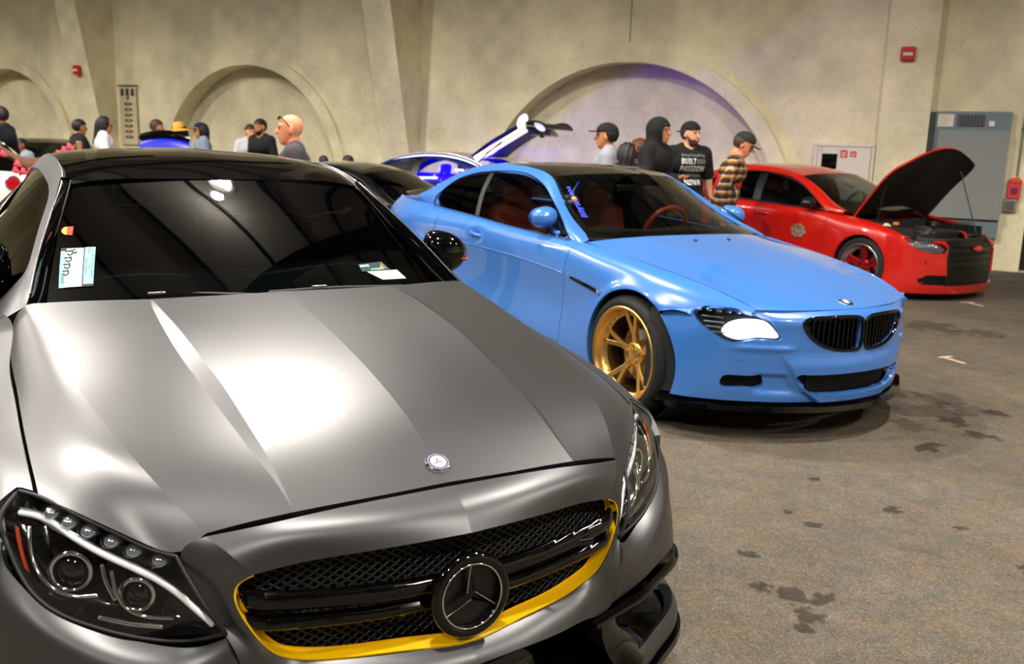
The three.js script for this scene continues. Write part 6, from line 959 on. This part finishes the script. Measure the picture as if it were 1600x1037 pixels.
  person('person half hidden behind the black sweatshirt in the second arch', [-4.45, -15.5], .6, 1.74, { skin: SKIN.fair, top: cloth(0xc9ccd2), hairStyle: 'short', hair: 0x2a1c12 });
  person('young person with dark hair behind the low black car, nearer the bald visitor', [-2.75, -13.2], -2.4, 1.30, { skin: SKIN.brown, top: cloth(0x18181c), hair: 0x100c0a });
  person('young person with dark hair behind the low black car, nearer the lit hatchback', [-2.45, -13.5], -1.6, 1.31, { skin: SKIN.tan, top: cloth(0x24222a), hair: 0x1a100a });
  // far side of the hall
  person('person in straw sun hat behind the royal blue car', [-5.6, -15.5], -1.2, 1.70, { skin: SKIN.tan, strawHat: true, top: cloth(0x1d1b22), hairStyle: 'long', hair: 0x201510 });
  person('person in dark blue cap and grey blue shirt beside the straw hat', [-5.2, -15.35], -1.1, 1.74, { skin: SKIN.tan, cap: 0x141c33, top: cloth(0x7d8ba0), hairStyle: 'long', hair: 0x1c120c });
  person('person with brown hair beyond the royal blue car spoiler', [-6.25, -16.1], 2.0, 1.78, { skin: SKIN.fair, hairStyle: 'short', hair: 0x4a3222, top: cloth(0xb9c0cc) });
  const w = person('person in white tee shirt with long black hair holding a phone', [-6.3, -14.2], 1.95, 1.77, { skin: SKIN.tan, sleeves: 'short', top: cloth(0xe6e2e2), hairStyle: 'long', hair: 0x100b09, arms: ['phone', 'phone'], bottom: cloth(0xd8d4d6), headTilt: .2 });
  person('person in black top behind the white tee shirt', [-6.95, -14.75], 2.3, 1.72, { skin: SKIN.tan, hairStyle: 'short', hair: 0x0e0a08, top: cloth(0x0c0c0f) });
  person('person in black polo shirt at the picture edge', [-7.3, -13.2], -1.5, 1.84, { skin: SKIN.brown, hairStyle: 'short', hair: 0x0e0a08, top: cloth(0x0d0d10) });
  person('child looking over the black sedan', [-7.65, -14.35], -.4, 1.40, { skin: SKIN.brown, hairStyle: 'short', hair: 0x14100c, top: cloth(0x8a96a0) });
  const ph = new THREE.Vector3(0, 1.19, .40).applyMatrix4(new THREE.Matrix4().makeRotationY(1.95)); const pt = thing('phone', 'dark phone held by the white tee shirt visitor', 'phone', [-6.3 + ph.x, 1.205, -14.2 + ph.z], 1.95); part('case', new RoundedBoxGeometry(.075, .15, .009, 2, .004).rotateX(-.9), M.blackSatin, pt); part('screen', new THREE.PlaneGeometry(.066, .135).rotateX(-.9 + Math.PI).translate(0, -.0036 * .6, -.0046), std({ color: 0x101820, emissive: 0x6080a0, emissiveIntensity: .3 }), pt);
}
// ---------------------------------------------------------------- small things and marks
{ // rose garland on a brown cloth swag between two posts
  const t = thing('rose_garland', 'brown cloth swag with pink roses hung between two wooden posts', 'garland', [-4.5, 0, -8.8]), wood = std({ color: 0x9a6f44, roughness: .7 }), cl = std({ color: 0x5d3a22, roughness: .9 });
  const top = [[-.48, 1.41], [-.33, 1.32], [-.22, 1.27], [-.10, 1.25], [.05, 1.28], [.19, 1.34], [.32, 1.39]], bot = [[-.48, 1.30], [-.32, 1.24], [-.22, 1.17], [-.13, 1.06], [-.02, 1.10], [.14, 1.23], [.34, 1.31]];
  part('cloth', toGeo(flange(net([top.map(([x, y]) => [x, y, 0]), top.map(([x, y], i) => [lerp(x, bot[i][0], .5), lerp(y, bot[i][1], .5), .05]), bot.map(([x, y]) => [x, y, .02])], { nu: 10, nv: 30, inside: [0, 1.2, -1] }), .008)), cl, t);
  for (const x of [-.50, .34]) part('post', new RoundedBoxGeometry(.045, 1.42, .045, 2, .01).translate(x, .71, -.02), wood, t);
  const pink = std({ color: 0xe0405e, roughness: .7 }), leaf = std({ color: 0x1f4a20, roughness: .8 });
  for (const [x, y] of [[-.38, 1.35], [-.33, 1.28], [-.20, 1.19], [-.15, 1.12], [-.08, 1.12], [.06, 1.16], [.19, 1.29], [.25, 1.33], [.30, 1.36], [-.22, 1.13]]) {
    const g = []; for (let k = 0; k < 7; k++) { const a = k * 2.4, r = .004 * k; g.push(new THREE.SphereGeometry(.022, 10, 8).scale(1, .8, .55).rotateZ(a).translate(Math.cos(a) * r * .9, Math.sin(a) * r * .9, .02 - r * .4)); } const q = part('rose', merge(g).translate(x, y, .075), pink, t, 'pink rose');
    part('leaf', new THREE.SphereGeometry(1, 10, 6).scale(.03, .013, .006).rotateZ(x * 9).translate(x + .03, y - .025, .06), leaf, t);
  }
}
{ // dark oil spots and worn tape on the floor
  const blot = (seed, al) => tex(128, 128, (() => { const n = noise2(128, 128, 7, seed), m = noise2(128, 128, 24, seed + 1); return (x, y) => { const d = Math.hypot(x - 64, y - 64) / 64, v = n[y * 128 + x] * .75 + m[y * 128 + x] * .35 + .35 - d * 1.15; const a = sstep(.12, .42, v); return [.15, .125, .10, a * al]; }; })());
  const faint = [35, 51, 67].map(s => std({ map: blot(s, .26), transparent: true, roughness: .6 })), mats = [31, 47, 63].map(s => std({ map: blot(s, .5), transparent: true, roughness: .55 })), r = rng(9); [...mats, ...faint].forEach(m => { m.map.wrapS = m.map.wrapT = THREE.ClampToEdgeWrapping; });
  const inv = new THREE.Matrix4(); floor.updateMatrixWorld(true); inv.copy(floor.matrixWorld).invert();
  [[1.0, -2.93, .17], [1.01, -2.78, .16], [1.09, -2.91, .12], [.97, -2.70, .1], [.9, -2.98, .12], [2.51, -5.39, .55], [2.78, -5.68, .5], [2.80, -5.41, .42], [2.32, -5.04, .32], [2.95, -5.36, .2], [2.62, -4.89, .22], [2.23, -4.63, .2], [3.8, -8.25, .8], [4.2, -8.0, .6], [.93, -3.25, .1], [1.27, -3.55, .1], [1.67, -3.74, .12], [1.88, -3.56, .07], [1.2, -3.68, .06], [2.6, -5.15, .25], [2.45, -5.75, .3], [1.45, -4.1, .08], [1.95, -3.2, .08]].forEach(([x, z, s], i) => {
    const p = new THREE.Vector3(x, .0015 + .0002 * (i % 5), z).applyMatrix4(inv), m = part('oil_spot', new THREE.PlaneGeometry(s * (1 + .5 * r()), s).rotateX(-Math.PI / 2).rotateY(r() * 6.28).translate(p.x, p.y, p.z), (s > .28 ? faint : mats)[i % 3], floor); });
  const tape = std({ color: 0xc2a488, roughness: .8 });
  for (const [x, z, l, a] of [[3.37, -6.94, .14, .45], [3.385, -6.82, .2, 1.9], [4.92, -9.8, .16, .1], [4.95, -9.68, .22, 1.8]]) { const p = new THREE.Vector3(x, .002, z).applyMatrix4(inv); part('floor_tape', box(l, .002, .03).rotateY(a - WA).translate(p.x, p.y, p.z), tape, floor); }
}
{ // things by the electrical cabinet behind the red car: a white board on the floor
  const t = at(thing('display_board', 'white printed display board leaning behind the raised red hood', 'sign'), -1.35, 0, .62, .1); part('board', box(.42, .62, .02, 0, .42, 0).rotateX(-.12), std({ roughness: .6, map: canvasTex(128, 192, (c) => { c.fillStyle = '#dfe4e8'; c.fillRect(0, 0, 128, 192); c.fillStyle = '#9fb4c8'; c.fillRect(12, 70, 104, 60); c.fillStyle = '#7a8088'; for (let i = 0; i < 5; i++) c.fillRect(14, 142 + i * 9, 60 + (i * 31) % 40, 4); c.fillStyle = '#b03a30'; c.fillRect(12, 14, 70, 18); }) }), t); part('easel', merge([rod([[-.18, .0, .08], [0, .9, -.06]], .012), rod([[.18, 0, .08], [0, .9, -.06]], .012), rod([[0, 0, -.3], [0, .9, -.06]], .012)]), M.blackSatin, t);
}
renderer.render(scene, camera);
